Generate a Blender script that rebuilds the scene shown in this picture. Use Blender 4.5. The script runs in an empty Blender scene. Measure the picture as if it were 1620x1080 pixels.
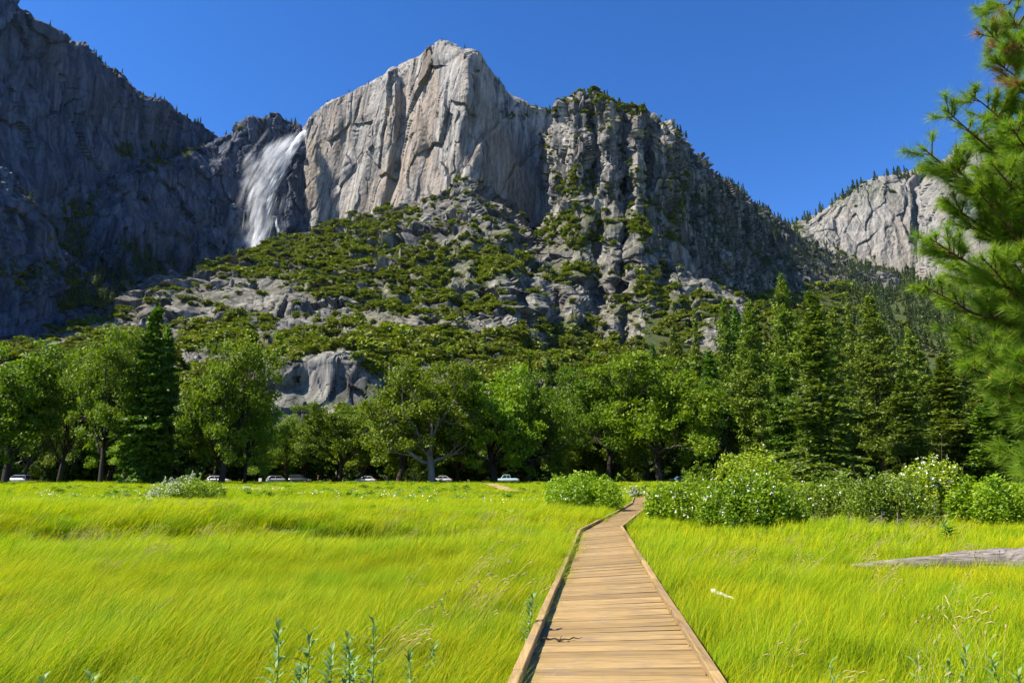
import bpy, math, random
import numpy as np
from math import radians, sin, cos, tan, pi
from mathutils import Vector, Matrix

scene = bpy.context.scene
# ------------------------------------------------------------------ camera, sky, sun, exposure
CAM_Z, FPX, CX, CY, HORIZON = 2.0, 1080.0, 810.0, 540.0, 755.0
PITCH = math.atan((HORIZON - CY) / FPX)
cam_data = bpy.data.cameras.new('camera')
cam_data.sensor_width = 36.0
cam_data.lens = 36.0 * FPX / 1620.0
cam_data.clip_start, cam_data.clip_end = 0.1, 20000.0
cam = bpy.data.objects.new('camera', cam_data)
scene.collection.objects.link(cam)
cam.location = (0, 0, CAM_Z)
cam.rotation_euler = (pi / 2 + PITCH, 0, 0)
scene.camera = cam

SUN_ELEV, SUN_BACK = radians(52.0), radians(14.0)      # sun stands to the left, a little behind the camera
SUN_DIR = Vector((-cos(SUN_ELEV) * cos(SUN_BACK), -cos(SUN_ELEV) * sin(SUN_BACK), sin(SUN_ELEV)))
world = bpy.data.worlds.new('World')
scene.world = world
world.use_nodes = True
wn, wl = world.node_tree.nodes, world.node_tree.links
bg = wn['Background']
sky = wn.new('ShaderNodeTexSky')
sky.sky_type = 'NISHITA'
sky.sun_disc = False
sky.sun_elevation = SUN_ELEV
sky.sun_rotation = math.atan2(SUN_DIR.x, SUN_DIR.y)
sky.altitude = 2600
sky.air_density = 1.0
sky.dust_density = 0.15
sky.ozone_density = 4.0
hs = wn.new('ShaderNodeHueSaturation')
hs.inputs['Saturation'].default_value = 1.25
hs.inputs['Hue'].default_value = 0.509
wl.new(sky.outputs[0], hs.inputs['Color'])
wl.new(hs.outputs[0], bg.inputs['Color'])
bg.inputs['Strength'].default_value = 0.10
sun_data = bpy.data.lights.new('sun', 'SUN')
sun_data.energy = 5.0
sun_data.angle = radians(0.53)
sun_data.color = (1.0, 0.91, 0.77)
sun = bpy.data.objects.new('sun', sun_data)
scene.collection.objects.link(sun)
sun.rotation_euler = SUN_DIR.to_track_quat('Z', 'Y').to_euler()
sun.location = SUN_DIR * 100

vs = scene.view_settings
vs.view_transform, vs.look, vs.exposure, vs.gamma = 'Standard', 'None', 1.3, 1.0
vs.use_curve_mapping = False
scene.render.engine = 'CYCLES'
cy = scene.cycles
cy.use_denoising = True
cy.use_adaptive_sampling = True
cy.adaptive_threshold = 0.025
cy.max_bounces, cy.diffuse_bounces, cy.glossy_bounces, cy.transmission_bounces = 4, 1, 1, 2
cy.transparent_max_bounces = 48
cy.caustics_reflective = cy.caustics_refractive = False

# ------------------------------------------------------------------ helpers
COL = scene.collection
CP, SP = cos(PITCH), sin(PITCH)

def ray(u, v):
    x = (np.asarray(u, float) - CX) / FPX
    z = (CY - np.asarray(v, float)) / FPX
    return x, CP - z * SP, SP + z * CP

def P(u, v, Y):
    """point seen at photo pixel (u, v) standing Y metres ahead"""
    x, y, z = ray(u, v)
    s = np.asarray(Y, float) / y
    return np.stack(np.broadcast_arrays(x * s, y * s, z * s + CAM_Z), -1)

def ground_hit(u, v, z):
    x, y, zz = ray(u, v)
    s = (z - CAM_Z) / zz
    return np.array([x * s, y * s, z])

def hash01(ix, iy, iz, seed):
    with np.errstate(over='ignore'):
        h = (ix.astype(np.int64) * 374761393 + iy.astype(np.int64) * 668265263 + iz.astype(np.int64) * 2147483647 + seed * 974634777) & 0xFFFFFFFF
        h = ((h ^ (h >> 13)) * 1274126177) & 0xFFFFFFFF
        h = ((h ^ (h >> 16)) * 2246822519) & 0xFFFFFFFF
        h = h ^ (h >> 15)
    return (h & 0xFFFFFF) / float(0xFFFFFF)

def vnoise(p, seed=0):
    i = np.floor(p).astype(np.int64)
    f = p - i
    f = f * f * f * (f * (f * 6 - 15) + 10)
    out = 0
    for dx in (0, 1):
        wx = f[..., 0] if dx else 1 - f[..., 0]
        for dy in (0, 1):
            wy = f[..., 1] if dy else 1 - f[..., 1]
            for dz in (0, 1):
                wz = f[..., 2] if dz else 1 - f[..., 2]
                out = out + wx * wy * wz * hash01(i[..., 0] + dx, i[..., 1] + dy, i[..., 2] + dz, seed)
    return out

def fbm(p, octv=4, seed=0, gain=0.5):
    a, s, tot = 1.0, 0, 0
    for k in range(octv):
        s = s + a * (vnoise(p * (2.03 ** k) + 17.3 * k, seed + k) - 0.5)
        tot += a
        a *= gain
    return s / tot * 2          # about -1..1

def ridged(p, octv=3, seed=0):
    a, s, tot = 1.0, 0, 0
    for k in range(octv):
        s = s + a * (1 - 2 * np.abs(vnoise(p * (2.1 ** k) + 9.1 * k, seed + k) - 0.5) * 1.6)
        tot += a
        a *= 0.5
    return s / tot

def cells(p, seed=0):
    """random value of the nearest feature point, and F2-F1"""
    i = np.floor(p).astype(np.int64)
    f1 = np.full(p.shape[:-1], 1e9); f2 = f1.copy(); val = np.zeros(p.shape[:-1]); tilt = val.copy()
    for dx in (-1, 0, 1):
        for dy in (-1, 0, 1):
            for dz in (-1, 0, 1):
                c = (i[..., 0] + dx, i[..., 1] + dy, i[..., 2] + dz)
                q = [c[k] + 0.1 + 0.8 * hash01(*c, seed + 11 * k + 1) for k in range(3)]
                d = (q[0] - p[..., 0]) ** 2 + (q[1] - p[..., 1]) ** 2 + (q[2] - p[..., 2]) ** 2
                near = d < f1
                f2 = np.where(near, f1, np.minimum(f2, d))
                val = np.where(near, hash01(*c, seed + 77), val)
                tl = sum((hash01(*c, seed + 130 + k) - 0.5) * (p[..., k] - q[k]) for k in range(3))
                tilt = np.where(near, tl, tilt)
                f1 = np.where(near, d, f1)
    return val, np.sqrt(f2) - np.sqrt(f1), tilt

def sstep(a, b, x):
    t = np.clip((np.asarray(x, float) - a) / (b - a), 0, 1)
    return t * t * (3 - 2 * t)

def np_mesh(name, verts, faces, mats=(), smooth=False, uv=None, attrs=None, mat_index=None):
    """faces: an (N,3) or (N,4) array, or a list of such arrays"""
    me = bpy.data.meshes.new(name)
    fl = faces if isinstance(faces, list) else [faces]
    fl = [np.asarray(f, np.int32) for f in fl if len(f)]
    verts = np.asarray(verts, np.float32)
    me.vertices.add(len(verts))
    me.vertices.foreach_set('co', verts.ravel())
    loops = np.concatenate([f.ravel() for f in fl]) if fl else np.zeros(0, np.int32)
    sizes = np.concatenate([np.full(len(f), f.shape[1], np.int32) for f in fl]) if fl else np.zeros(0, np.int32)
    me.loops.add(len(loops))
    me.loops.foreach_set('vertex_index', loops)
    me.polygons.add(len(sizes))
    me.polygons.foreach_set('loop_start', np.concatenate([[0], np.cumsum(sizes)[:-1]]).astype(np.int32) if len(sizes) else sizes)
    if mat_index is not None:
        me.polygons.foreach_set('material_index', np.asarray(mat_index, np.int32))
    if uv is not None:
        l = me.uv_layers.new(name='UVMap')
        l.data.foreach_set('uv', np.asarray(uv, np.float32)[loops].ravel())
    for k, a in (attrs or {}).items():
        at = me.attributes.new(k, 'FLOAT', 'POINT')
        at.data.foreach_set('value', np.asarray(a, np.float32).ravel())
    me.update(calc_edges=True)
    me.validate()
    me.polygons.foreach_set('use_smooth', np.full(len(me.polygons), bool(smooth)))
    for m in mats:
        me.materials.append(m)
    return me

def link(name, data, parent=None, loc=(0, 0, 0), rz=0.0, scale=None, **props):
    o = bpy.data.objects.new(name, data)
    COL.objects.link(o)
    o.location = loc
    o.rotation_euler = (0, 0, rz)
    if scale is not None:
        o.scale = scale
    if parent is not None:
        o.parent = parent
    for k, v in props.items():
        o[k] = v
    return o

def tag(o, label, cat, group=None):
    o['label'], o['category'] = label, cat
    if group:
        o['group'] = group
    return o

class MB:
    """collects verts and faces of one mesh"""
    def __init__(s):
        s.v, s.q, s.t, s.n = [], [], [], 0
    def add(s, v, q=None, t=None):
        v = np.asarray(v, float).reshape(-1, 3)
        if q is not None and len(q): s.q.append(np.asarray(q, int) + s.n)
        if t is not None and len(t): s.t.append(np.asarray(t, int) + s.n)
        s.v.append(v); s.n += len(v)
    def tube(s, pts, rad, sides=6, cap=True):
        pts = np.asarray(pts, float); n = len(pts)
        rad = np.broadcast_to(np.asarray(rad, float), (n,))
        tg = np.gradient(pts, axis=0)
        tg /= np.linalg.norm(tg, axis=1, keepdims=True) + 1e-9
        ref = np.array([0, 0, 1.0]) if abs(tg[:, 2]).mean() < 0.8 else np.array([1.0, 0, 0])
        a = np.cross(tg, ref); a /= np.linalg.norm(a, axis=1, keepdims=True) + 1e-9
        b = np.cross(tg, a)
        ang = np.linspace(0, 2 * pi, sides, endpoint=False)
        ring = pts[:, None] + rad[:, None, None] * (np.cos(ang)[None, :, None] * a[:, None] + np.sin(ang)[None, :, None] * b[:, None])
        i = np.arange(n - 1)[:, None] * sides; j = np.arange(sides)[None]; j2 = (j + 1) % sides
        q = np.stack([i + j, i + j2, i + sides + j2, i + sides + j], -1).reshape(-1, 4)
        v = ring.reshape(-1, 3); t = None
        if cap:
            v = np.concatenate([v, pts[:1], pts[-1:]])
            k = np.arange(sides); k2 = (k + 1) % sides
            t = np.concatenate([np.stack([k2, k, np.full(sides, n * sides)], -1),
                                np.stack([(n - 1) * sides + k, (n - 1) * sides + k2, np.full(sides, n * sides + 1)], -1)])
        s.add(v, q, t)
    def box(s, c, half, M=None):
        v = np.array([[x, y, z] for x in (-1, 1) for y in (-1, 1) for z in (-1, 1)], float) * np.asarray(half)
        if M is not None: v = v @ np.asarray(M).T
        s.add(v + np.asarray(c), [[0, 1, 3, 2], [4, 6, 7, 5], [0, 4, 5, 1], [2, 3, 7, 6], [0, 2, 6, 4], [1, 5, 7, 3]])
    def verts(s):
        return np.concatenate(s.v)
    def mesh(s, name, mat, smooth=False, **kw):
        f = []
        if s.q: f.append(np.concatenate(s.q))
        if s.t: f.append(np.concatenate(s.t))
        return np_mesh(name, s.verts(), f, [mat] if mat else [], smooth, **kw)

def leaf_quads(c, size, rng, up=0.5, aspect=1.0, bend=0.0):
    """one diamond-ish quad leaf per centre"""
    n = len(c)
    nr = rng.normal(size=(n, 3)); nr[:, 2] = np.abs(nr[:, 2]) + up
    nr /= np.linalg.norm(nr, axis=1, keepdims=True)
    t = rng.normal(size=(n, 3))
    t -= (t * nr).sum(1, keepdims=True) * nr
    t /= np.linalg.norm(t, axis=1, keepdims=True) + 1e-9
    b = np.cross(nr, t)
    sz = (np.asarray(size) * rng.uniform(0.65, 1.35, n))[:, None]
    v = np.stack([c - t * sz, c - b * sz * 0.62 * aspect + t * sz * 0.1, c + t * sz + nr * sz * bend, c + b * sz * 0.62 * aspect + t * sz * 0.1], 1).reshape(-1, 3)
    q = np.arange(n * 4).reshape(-1, 4)
    return v, q

# ------------------------------------------------------------------ node helpers / materials
def new_mat(name):
    m = bpy.data.materials.new(name); m.use_nodes = True
    nt = m.node_tree; nt.nodes.clear()
    out = nt.nodes.new('ShaderNodeOutputMaterial')
    return m, nt, out
def N(nt, typ, **kw):
    n = nt.nodes.new(typ)
    for k, v in kw.items():
        if k in n.inputs.keys() if hasattr(n.inputs, 'keys') else False:
            n.inputs[k].default_value = v
        else:
            setattr(n, k, v)
    return n
def ramp(nt, fac, stops, interp='LINEAR'):
    r = nt.nodes.new('ShaderNodeValToRGB'); r.color_ramp.interpolation = interp
    e = r.color_ramp.elements
    while len(e) < len(stops): e.new(0.5)
    for k, (p, c) in enumerate(stops):
        e[k].position = p; e[k].color = (*c, 1) if len(c) == 3 else c
    nt.links.new(fac, r.inputs[0]); return r.outputs[0]
def mixc(nt, fac, a, b, mode='MIX'):
    m = nt.nodes.new('ShaderNodeMix'); m.data_type = 'RGBA'; m.blend_type = mode; m.clamp_factor = True
    for s, v in ((m.inputs[0], fac), (m.inputs[6], a), (m.inputs[7], b)):
        if hasattr(v, 'is_linked'): nt.links.new(v, s)
        elif isinstance(v, (int, float)): s.default_value = v
        else: s.default_value = (*v, 1)
    return m.outputs[2]
def math_n(nt, op, a, b=0.0, clamp=False):
    m = nt.nodes.new('ShaderNodeMath'); m.operation = op; m.use_clamp = clamp
    for s, v in ((m.inputs[0], a), (m.inputs[1], b)):
        if hasattr(v, 'is_linked'): nt.links.new(v, s)
        else: s.default_value = v
    return m.outputs[0]
def pos_scaled(nt, sc, kind='pos', lean=0.0):
    if kind == 'pos':
        g = nt.nodes.new('ShaderNodeNewGeometry').outputs['Position']
    else:
        g = nt.nodes.new('ShaderNodeTexCoord').outputs['Object']
    if lean:
        r0 = nt.nodes.new('ShaderNodeMapping'); r0.inputs['Rotation'].default_value = (0, lean, 0)
        nt.links.new(g, r0.inputs['Vector']); g = r0.outputs[0]
    mp = nt.nodes.new('ShaderNodeMapping'); mp.inputs['Scale'].default_value = sc
    nt.links.new(g, mp.inputs['Vector']); return mp.outputs[0]
def noise_n(nt, vec, scale=1.0, detail=4.0, rough=0.55, dist=0.0):
    n = nt.nodes.new('ShaderNodeTexNoise'); n.inputs['Scale'].default_value = scale
    n.inputs['Detail'].default_value = detail; n.inputs['Roughness'].default_value = rough; n.inputs['Distortion'].default_value = dist
    nt.links.new(vec, n.inputs['Vector']); return n.outputs['Fac']
def principled(nt, out, color, rough=0.8, spec=0.3, normal=None, **kw):
    b = nt.nodes.new('ShaderNodeBsdfPrincipled')
    if hasattr(color, 'is_linked'): nt.links.new(color, b.inputs['Base Color'])
    else: b.inputs['Base Color'].default_value = (*color, 1)
    if hasattr(rough, 'is_linked'): nt.links.new(rough, b.inputs['Roughness'])
    else: b.inputs['Roughness'].default_value = rough
    b.inputs['Specular IOR Level'].default_value = spec
    if normal is not None: nt.links.new(normal, b.inputs['Normal'])
    for k, v in kw.items(): b.inputs[k].default_value = v
    if out is not None: nt.links.new(b.outputs[0], out.inputs[0])
    return b
def bump_n(nt, h, strength=0.5, dist=1.0):
    b = nt.nodes.new('ShaderNodeBump'); b.inputs['Strength'].default_value = strength; b.inputs['Distance'].default_value = dist
    nt.links.new(h, b.inputs['Height']); return b.outputs[0]

def rock_material(name, light, mid, dark, tan_c, veg_shade_col, streak=1.0, tan_amt=0.5, lean=0.0):
    m, nt, out = new_mat(name)
    big = noise_n(nt, pos_scaled(nt, (1 / 110, 1 / 110, 1 / 240), lean=lean * 1.6), 1, 5, 0.6, 0.6)
    st = noise_n(nt, pos_scaled(nt, (1 / 16, 1 / 16, 1 / 150), lean=lean), 1, 6, 0.66, 0.8)
    st2 = noise_n(nt, pos_scaled(nt, (1 / 6, 1 / 6, 1 / 110), lean=lean), 1, 3, 0.6, 0.3)
    fine = noise_n(nt, pos_scaled(nt, (1 / 6, 1 / 6, 1 / 10)), 1, 6, 0.7)
    c = ramp(nt, st, [(0.34, dark), (0.47, mid), (0.62, light)])
    tf = ramp(nt, big, [(0.42, (0, 0, 0)), (0.62, (1, 1, 1))])
    c = mixc(nt, math_n(nt, 'MULTIPLY', tf, tan_amt), c, tan_c)
    blk = ramp(nt, st2, [(0.60, (0, 0, 0)), (0.72, (1, 1, 1))])
    c = mixc(nt, math_n(nt, 'MULTIPLY', blk, 0.55 * streak), c, dark)
    c = mixc(nt, 0.75, c, ramp(nt, fine, [(0.30, (0.5, 0.5, 0.52)), (0.48, (0.97, 0.97, 0.97)), (0.75, (1.2, 1.19, 1.16))]), 'MULTIPLY')
    at = nt.nodes.new('ShaderNodeAttribute'); at.attribute_name = 'veg'  # plant cover; on the shaded walls it also carries painted shade
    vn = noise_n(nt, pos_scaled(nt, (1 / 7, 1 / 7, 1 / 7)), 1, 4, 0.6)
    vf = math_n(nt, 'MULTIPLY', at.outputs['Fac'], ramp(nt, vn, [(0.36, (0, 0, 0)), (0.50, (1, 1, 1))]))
    c = mixc(nt, vf, c, veg_shade_col)
    bn = bump_n(nt, math_n(nt, 'ADD', fine, math_n(nt, 'MULTIPLY', st2, 0.7)), 0.6, 1.3)
    principled(nt, out, c, 0.9, 0.15, bn)
    return m

def leaf_material(name, c0, c1, c2, trans, tcol, vary=0.25, rough=0.55, world_var=None):
    m, nt, out = new_mat(name)
    geo = nt.nodes.new('ShaderNodeNewGeometry')
    oi = nt.nodes.new('ShaderNodeObjectInfo')
    c = ramp(nt, geo.outputs['Random Per Island'], [(0.0, c0), (0.5, c1), (1.0, c2)])
    hv = nt.nodes.new('ShaderNodeHueSaturation')
    h = nt.nodes.new('ShaderNodeMapRange'); h.inputs['To Min'].default_value = 0.5 - 0.05 * vary; h.inputs['To Max'].default_value = 0.5 + 0.035 * vary
    nt.links.new(oi.outputs['Random'], h.inputs[0]); nt.links.new(h.outputs[0], hv.inputs['Hue'])
    vmul = math_n(nt, 'FRACT', math_n(nt, 'MULTIPLY', oi.outputs['Random'], 7.31))
    v = nt.nodes.new('ShaderNodeMapRange'); v.inputs['To Min'].default_value = 1 - vary; v.inputs['To Max'].default_value = 1 + vary
    nt.links.new(vmul, v.inputs[0]); nt.links.new(v.outputs[0], hv.inputs['Value'])
    nt.links.new(c, hv.inputs['Color'])
    col = hv.outputs[0]
    if world_var:
        wv = noise_n(nt, pos_scaled(nt, (1 / world_var[0],) * 3), 1, 3, 0.6)
        col = mixc(nt, ramp(nt, wv, [(0.38, (0, 0, 0)), (0.62, (1, 1, 1))]), col, mixc(nt, 1.0, col, world_var[1], 'MULTIPLY'))
    b = principled(nt, None, col, rough, 0.25)
    tr = nt.nodes.new('ShaderNodeBsdfTranslucent')
    nt.links.new(mixc(nt, 1.0, col, tcol, 'MULTIPLY'), tr.inputs[0])
    mx = nt.nodes.new('ShaderNodeMixShader'); mx.inputs[0].default_value = trans
    nt.links.new(b.outputs[0], mx.inputs[1]); nt.links.new(tr.outputs[0], mx.inputs[2]); nt.links.new(mx.outputs[0], out.inputs[0])
    return m

def plain(name, color, rough=0.6, spec=0.4, var=0.0, vscale=3.0, **kw):
    m, nt, out = new_mat(name)
    c = color
    if var:
        nz = noise_n(nt, pos_scaled(nt, (vscale,) * 3, 'obj'), 1, 5, 0.6)
        c = ramp(nt, nz, [(0.3, tuple(x * (1 - var) for x in color)), (0.7, tuple(x * (1 + var) for x in color))])
    principled(nt, out, c, rough, spec, **kw)
    return m

def bark_material(name, a, b):
    m, nt, out = new_mat(name)
    nz = noise_n(nt, pos_scaled(nt, (5, 5, 1.2), 'obj'), 1, 5, 0.65, 0.4)
    c = ramp(nt, nz, [(0.35, a), (0.65, b)])
    principled(nt, out, c, 0.95, 0.1, bump_n(nt, nz, 0.8, 0.05))
    return m

def scatter(name, pts, rot, scl, idx, protos, **props):
    """one 'stuff' object whose points carry instances of the proto meshes"""
    me = bpy.data.meshes.new(name)
    n = len(pts)
    me.vertices.add(n); me.vertices.foreach_set('co', np.asarray(pts, np.float32).ravel())
    for k, t, a, f in (('rot', 'FLOAT_VECTOR', rot, 'vector'), ('scl', 'FLOAT_VECTOR', scl, 'vector'), ('idx', 'INT', idx, 'value')):
        at = me.attributes.new(k, t, 'POINT'); at.data.foreach_set(f, np.asarray(a, np.int32 if t == 'INT' else np.float32).ravel())
    o = link(name, me, **props)
    ng = bpy.data.node_groups.new(name, 'GeometryNodeTree')
    ng.interface.new_socket('Geometry', in_out='INPUT', socket_type='NodeSocketGeometry')
    ng.interface.new_socket('Geometry', in_out='OUTPUT', socket_type='NodeSocketGeometry')
    nd, lk = ng.nodes, ng.links
    gi, go, iop, jn = nd.new('NodeGroupInput'), nd.new('NodeGroupOutput'), nd.new('GeometryNodeInstanceOnPoints'), nd.new('GeometryNodeJoinGeometry')
    for pr in protos:
        po = bpy.data.objects.new(pr.name, pr)
        oin = nd.new('GeometryNodeObjectInfo'); oin.inputs['Object'].default_value = po; oin.inputs['As Instance'].default_value = False
        g2 = nd.new('GeometryNodeGeometryToInstance')
        lk.new(oin.outputs['Geometry'], g2.inputs[0]); lk.new(g2.outputs[0], jn.inputs[0])
    lk.new(gi.outputs[0], iop.inputs['Points']); lk.new(jn.outputs[0], iop.inputs['Instance'])
    iop.inputs['Pick Instance'].default_value = True
    for k, t, s in (('rot', 'FLOAT_VECTOR', 'Rotation'), ('scl', 'FLOAT_VECTOR', 'Scale'), ('idx', 'INT', 'Instance Index')):
        a = nd.new('GeometryNodeInputNamedAttribute'); a.data_type = t; a.inputs['Name'].default_value = k
        lk.new(a.outputs['Attribute'], iop.inputs[s])
    lk.new(iop.outputs[0], go.inputs[0])
    md = o.modifiers.new('scatter', 'NODES'); md.node_group = ng
    return o
# ------------------------------------------------------------------ mountain landforms
M_wall = rock_material('granite_shade_blue', (0.105, 0.125, 0.175), (0.045, 0.057, 0.088), (0.016, 0.021, 0.036), (0.085, 0.082, 0.09), (0.008, 0.012, 0.007), 1.0, 0.4)  # dark blue tint paints in shade and haze; plant tone near black likewise
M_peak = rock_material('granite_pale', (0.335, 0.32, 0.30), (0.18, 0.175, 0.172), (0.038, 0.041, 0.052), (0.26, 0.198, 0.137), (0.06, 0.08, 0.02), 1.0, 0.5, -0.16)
M_butt = rock_material('granite_weathered_shade', (0.32, 0.30, 0.27), (0.10, 0.099, 0.102), (0.02, 0.022, 0.029), (0.20, 0.165, 0.12), (0.013, 0.019, 0.008), 1.0, 0.35)  # rock and plant tones darkened to paint the right flank's shade
M_slope = rock_material('granite_slab', (0.235, 0.225, 0.21), (0.078, 0.078, 0.082), (0.018, 0.02, 0.027), (0.18, 0.145, 0.10), (0.05, 0.06, 0.008), 0.9, 0.3)
M_far = rock_material('granite_far', (0.27, 0.258, 0.24), (0.17, 0.165, 0.16), (0.06, 0.06, 0.065), (0.22, 0.19, 0.145), (0.04, 0.055, 0.014), 0.9, 0.4)
M_duff = rock_material('forest_floor', (0.075, 0.07, 0.04), (0.05, 0.055, 0.022), (0.03, 0.036, 0.014), (0.07, 0.065, 0.03), (0.035, 0.05, 0.012), 0.8, 0.4)

def gauss(x, c, w):
    return np.exp(-((x - c) / w) ** 2)

def blobs(U, V, lst, base=0.0):
    d = np.full(U.shape, base)
    for (cx, cy_, rx, ry, a) in lst:
        d = np.maximum(d, a * np.clip(1.6 - 1.3 * np.sqrt(((U - cx) / rx) ** 2 + ((V - cy_) / ry) ** 2), 0, 1))
    return d

LAND = {}
def patch(name, lines, nu, rows, mat, flute=(60, 4, 12), block=(26, 3.0, 8), block2=(11, 2.0, 3.5), fine=(6, 1.5), terr=None,
          dY=None, veg=None, seed=1, shear=0.0, us=None, sharp_veg=0.55):
    u0 = max(l[0][0] for l in lines); u1 = min(l[-1][0] for l in lines)
    us = np.linspace(u0, u1, nu) if us is None else us
    W, UV = [], []
    for k, l in enumerate(lines):
        a = np.array(l, float)
        v = np.interp(us, a[:, 0], a[:, 1]); Y = np.interp(us, a[:, 0], a[:, 2])
        if dY is not None: Y = Y + dY(us, k)
        W.append(P(us, v, Y)); UV.append(np.stack([us, v], -1))
    G, g2, tpos = [], [], []
    for k in range(len(lines) - 1):
        n = rows[k]
        t = np.linspace(0, 1, n, endpoint=(k == len(lines) - 2))
        for q in t:
            G.append(W[k] * (1 - q) + W[k + 1] * q); g2.append(UV[k] * (1 - q) + UV[k + 1] * q); tpos.append(k + q)
    G = np.array(G); g2 = np.array(g2); nt_, nc = G.shape[:2]
    # soften the creases between the lines
    for _ in range(3):
        G[1:-1] = 0.25 * G[:-2] + 0.5 * G[1:-1] + 0.25 * G[2:]
    du = np.gradient(G, axis=1); dt = np.gradient(G, axis=0)
    nr = np.cross(du, dt); nr /= np.linalg.norm(nr, axis=-1, keepdims=True) + 1e-9
    flip = np.sign(-(nr * (G - np.array([0, 0, CAM_Z]))).sum(-1).mean())
    nr *= flip
    dirn = nr * np.array([1, 1, 0.45]); dirn /= np.linalg.norm(dirn, axis=-1, keepdims=True) + 1e-9
    wob = np.stack([fbm(G / 45, 3, seed + 40), fbm(G / 45, 3, seed + 50), fbm(G / 45, 2, seed + 60)], -1) * 9
    Q = G + wob
    Q[..., 0] += shear * G[..., 2]
    near = np.clip(G[..., 1] / 1100.0, 0.3, 1.0)          # closer ledges are cut finer
    Q = Q / near[..., None] ** 0.6
    d = 0
    def S(L, k): return Q / np.array([L, L, L * k])
    if flute: d = d + near * (flute[2] * (ridged(S(flute[0], flute[1]), 2, seed) - 0.45) * 1.6 + flute[2] * 0.8 * fbm(S(flute[0] * 2.2, 1.5), 3, seed + 3))
    if block:
        c, e, tl = cells(S(block[0], block[1]), seed + 5)
        d = d + block[2] * (c - 0.5) * 1.5 + block[2] * 3.0 * tl - block[2] * 0.45 * np.clip(1 - e * 7, 0, 1)
    if block2:
        c, e, tl = cells(S(block2[0], block2[1]), seed + 6)
        bm = 0.35 + 0.9 * sstep(-0.3, 0.4, fbm(G / 110, 2, seed + 33))
        bm = bm * near ** -0.8
        d = d + bm * (block2[2] * (c - 0.5) * 1.4 + block2[2] * 2.6 * tl - block2[2] * 0.4 * np.clip(1 - e * 5, 0, 1))
    if fine: d = d + fine[1] * fbm(G / fine[0], 3, seed + 8)
    shift = np.zeros_like(G)
    if terr:
        hgt, amp = terr
        ph = G[..., 2] / hgt + 1.1 * fbm(G / 140, 3, seed + 9) + 0.45 * fbm(G / 30, 2, seed + 12)
        saw = ph - np.floor(ph)
        saw = np.where(saw < 0.3, saw / 0.3, 1 - (saw - 0.3) / 0.7)       # cliff step, then a ledge
        hd = nr * np.array([1, 1, 0]); hd /= np.linalg.norm(hd, axis=-1, keepdims=True) + 1e-9
        am = amp * sstep(-0.25, 0.45, fbm(G / 120, 3, seed + 20))
        shift = hd * (am * (saw - 0.5))[..., None]
        d = d * (0.55 + 0.6 * sstep(-0.3, 0.5, fbm(G / 90, 3, seed + 21)))
    d = d * near
    shift = shift * near[..., None]
    tp = np.array(tpos)[:, None]
    G2 = G + dirn * d[..., None] + shift
    du = np.gradient(G2, axis=1); dt = np.gradient(G2, axis=0)
    n2 = np.cross(du, dt); n2 /= np.linalg.norm(n2, axis=-1, keepdims=True) + 1e-9
    n2 *= flip
    dens = veg(g2[..., 0], g2[..., 1]) if veg is not None else np.zeros(g2.shape[:2])
    flat = sstep(0.25, 0.6, n2[..., 2])
    vattr = np.clip(dens * 1.1, 0, 1) * (0.35 + 0.65 * flat) + 0.35 * flat * sharp_veg
    i = np.arange(nt_ - 1)[:, None] * nc; j = np.arange(nc - 1)[None]
    f = np.stack([i + j, i + j + 1, i + nc + j + 1, i + nc + j], -1).reshape(-1, 4)
    if flip < 0: f = f[:, ::-1]
    me = np_mesh(name, G2.reshape(-1, 3), f, [mat], False, attrs={'veg': np.clip(vattr, 0, 1)})
    o = link(name, me, kind='structure')
    LAND[name] = dict(G=G2, U=g2[..., 0], V=g2[..., 1], n=n2, dens=dens, t=np.broadcast_to(tp, dens.shape), obj=o)
    return o

# the wall that stands in shade, left of the waterfall
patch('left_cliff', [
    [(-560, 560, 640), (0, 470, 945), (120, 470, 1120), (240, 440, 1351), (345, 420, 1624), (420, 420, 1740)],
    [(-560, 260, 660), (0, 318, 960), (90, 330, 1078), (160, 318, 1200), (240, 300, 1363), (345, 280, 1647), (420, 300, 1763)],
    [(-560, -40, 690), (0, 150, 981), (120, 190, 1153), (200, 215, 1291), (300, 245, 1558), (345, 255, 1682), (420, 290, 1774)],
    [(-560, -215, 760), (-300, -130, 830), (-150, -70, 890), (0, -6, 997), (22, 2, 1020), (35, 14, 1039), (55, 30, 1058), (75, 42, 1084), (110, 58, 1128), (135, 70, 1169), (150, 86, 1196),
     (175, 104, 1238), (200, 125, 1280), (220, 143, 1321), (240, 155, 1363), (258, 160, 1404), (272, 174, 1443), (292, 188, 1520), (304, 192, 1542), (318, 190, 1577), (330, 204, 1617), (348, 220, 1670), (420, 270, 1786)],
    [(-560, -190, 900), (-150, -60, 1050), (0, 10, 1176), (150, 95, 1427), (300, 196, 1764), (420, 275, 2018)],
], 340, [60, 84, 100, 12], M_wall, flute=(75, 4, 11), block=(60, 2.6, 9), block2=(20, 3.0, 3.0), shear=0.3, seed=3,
    veg=lambda U, V: blobs(U, V, [(150, 370, 90, 55, 0.9), (60, 420, 60, 40, 0.5), (240, 240, 60, 14, 0.6)], 0.03))
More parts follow.
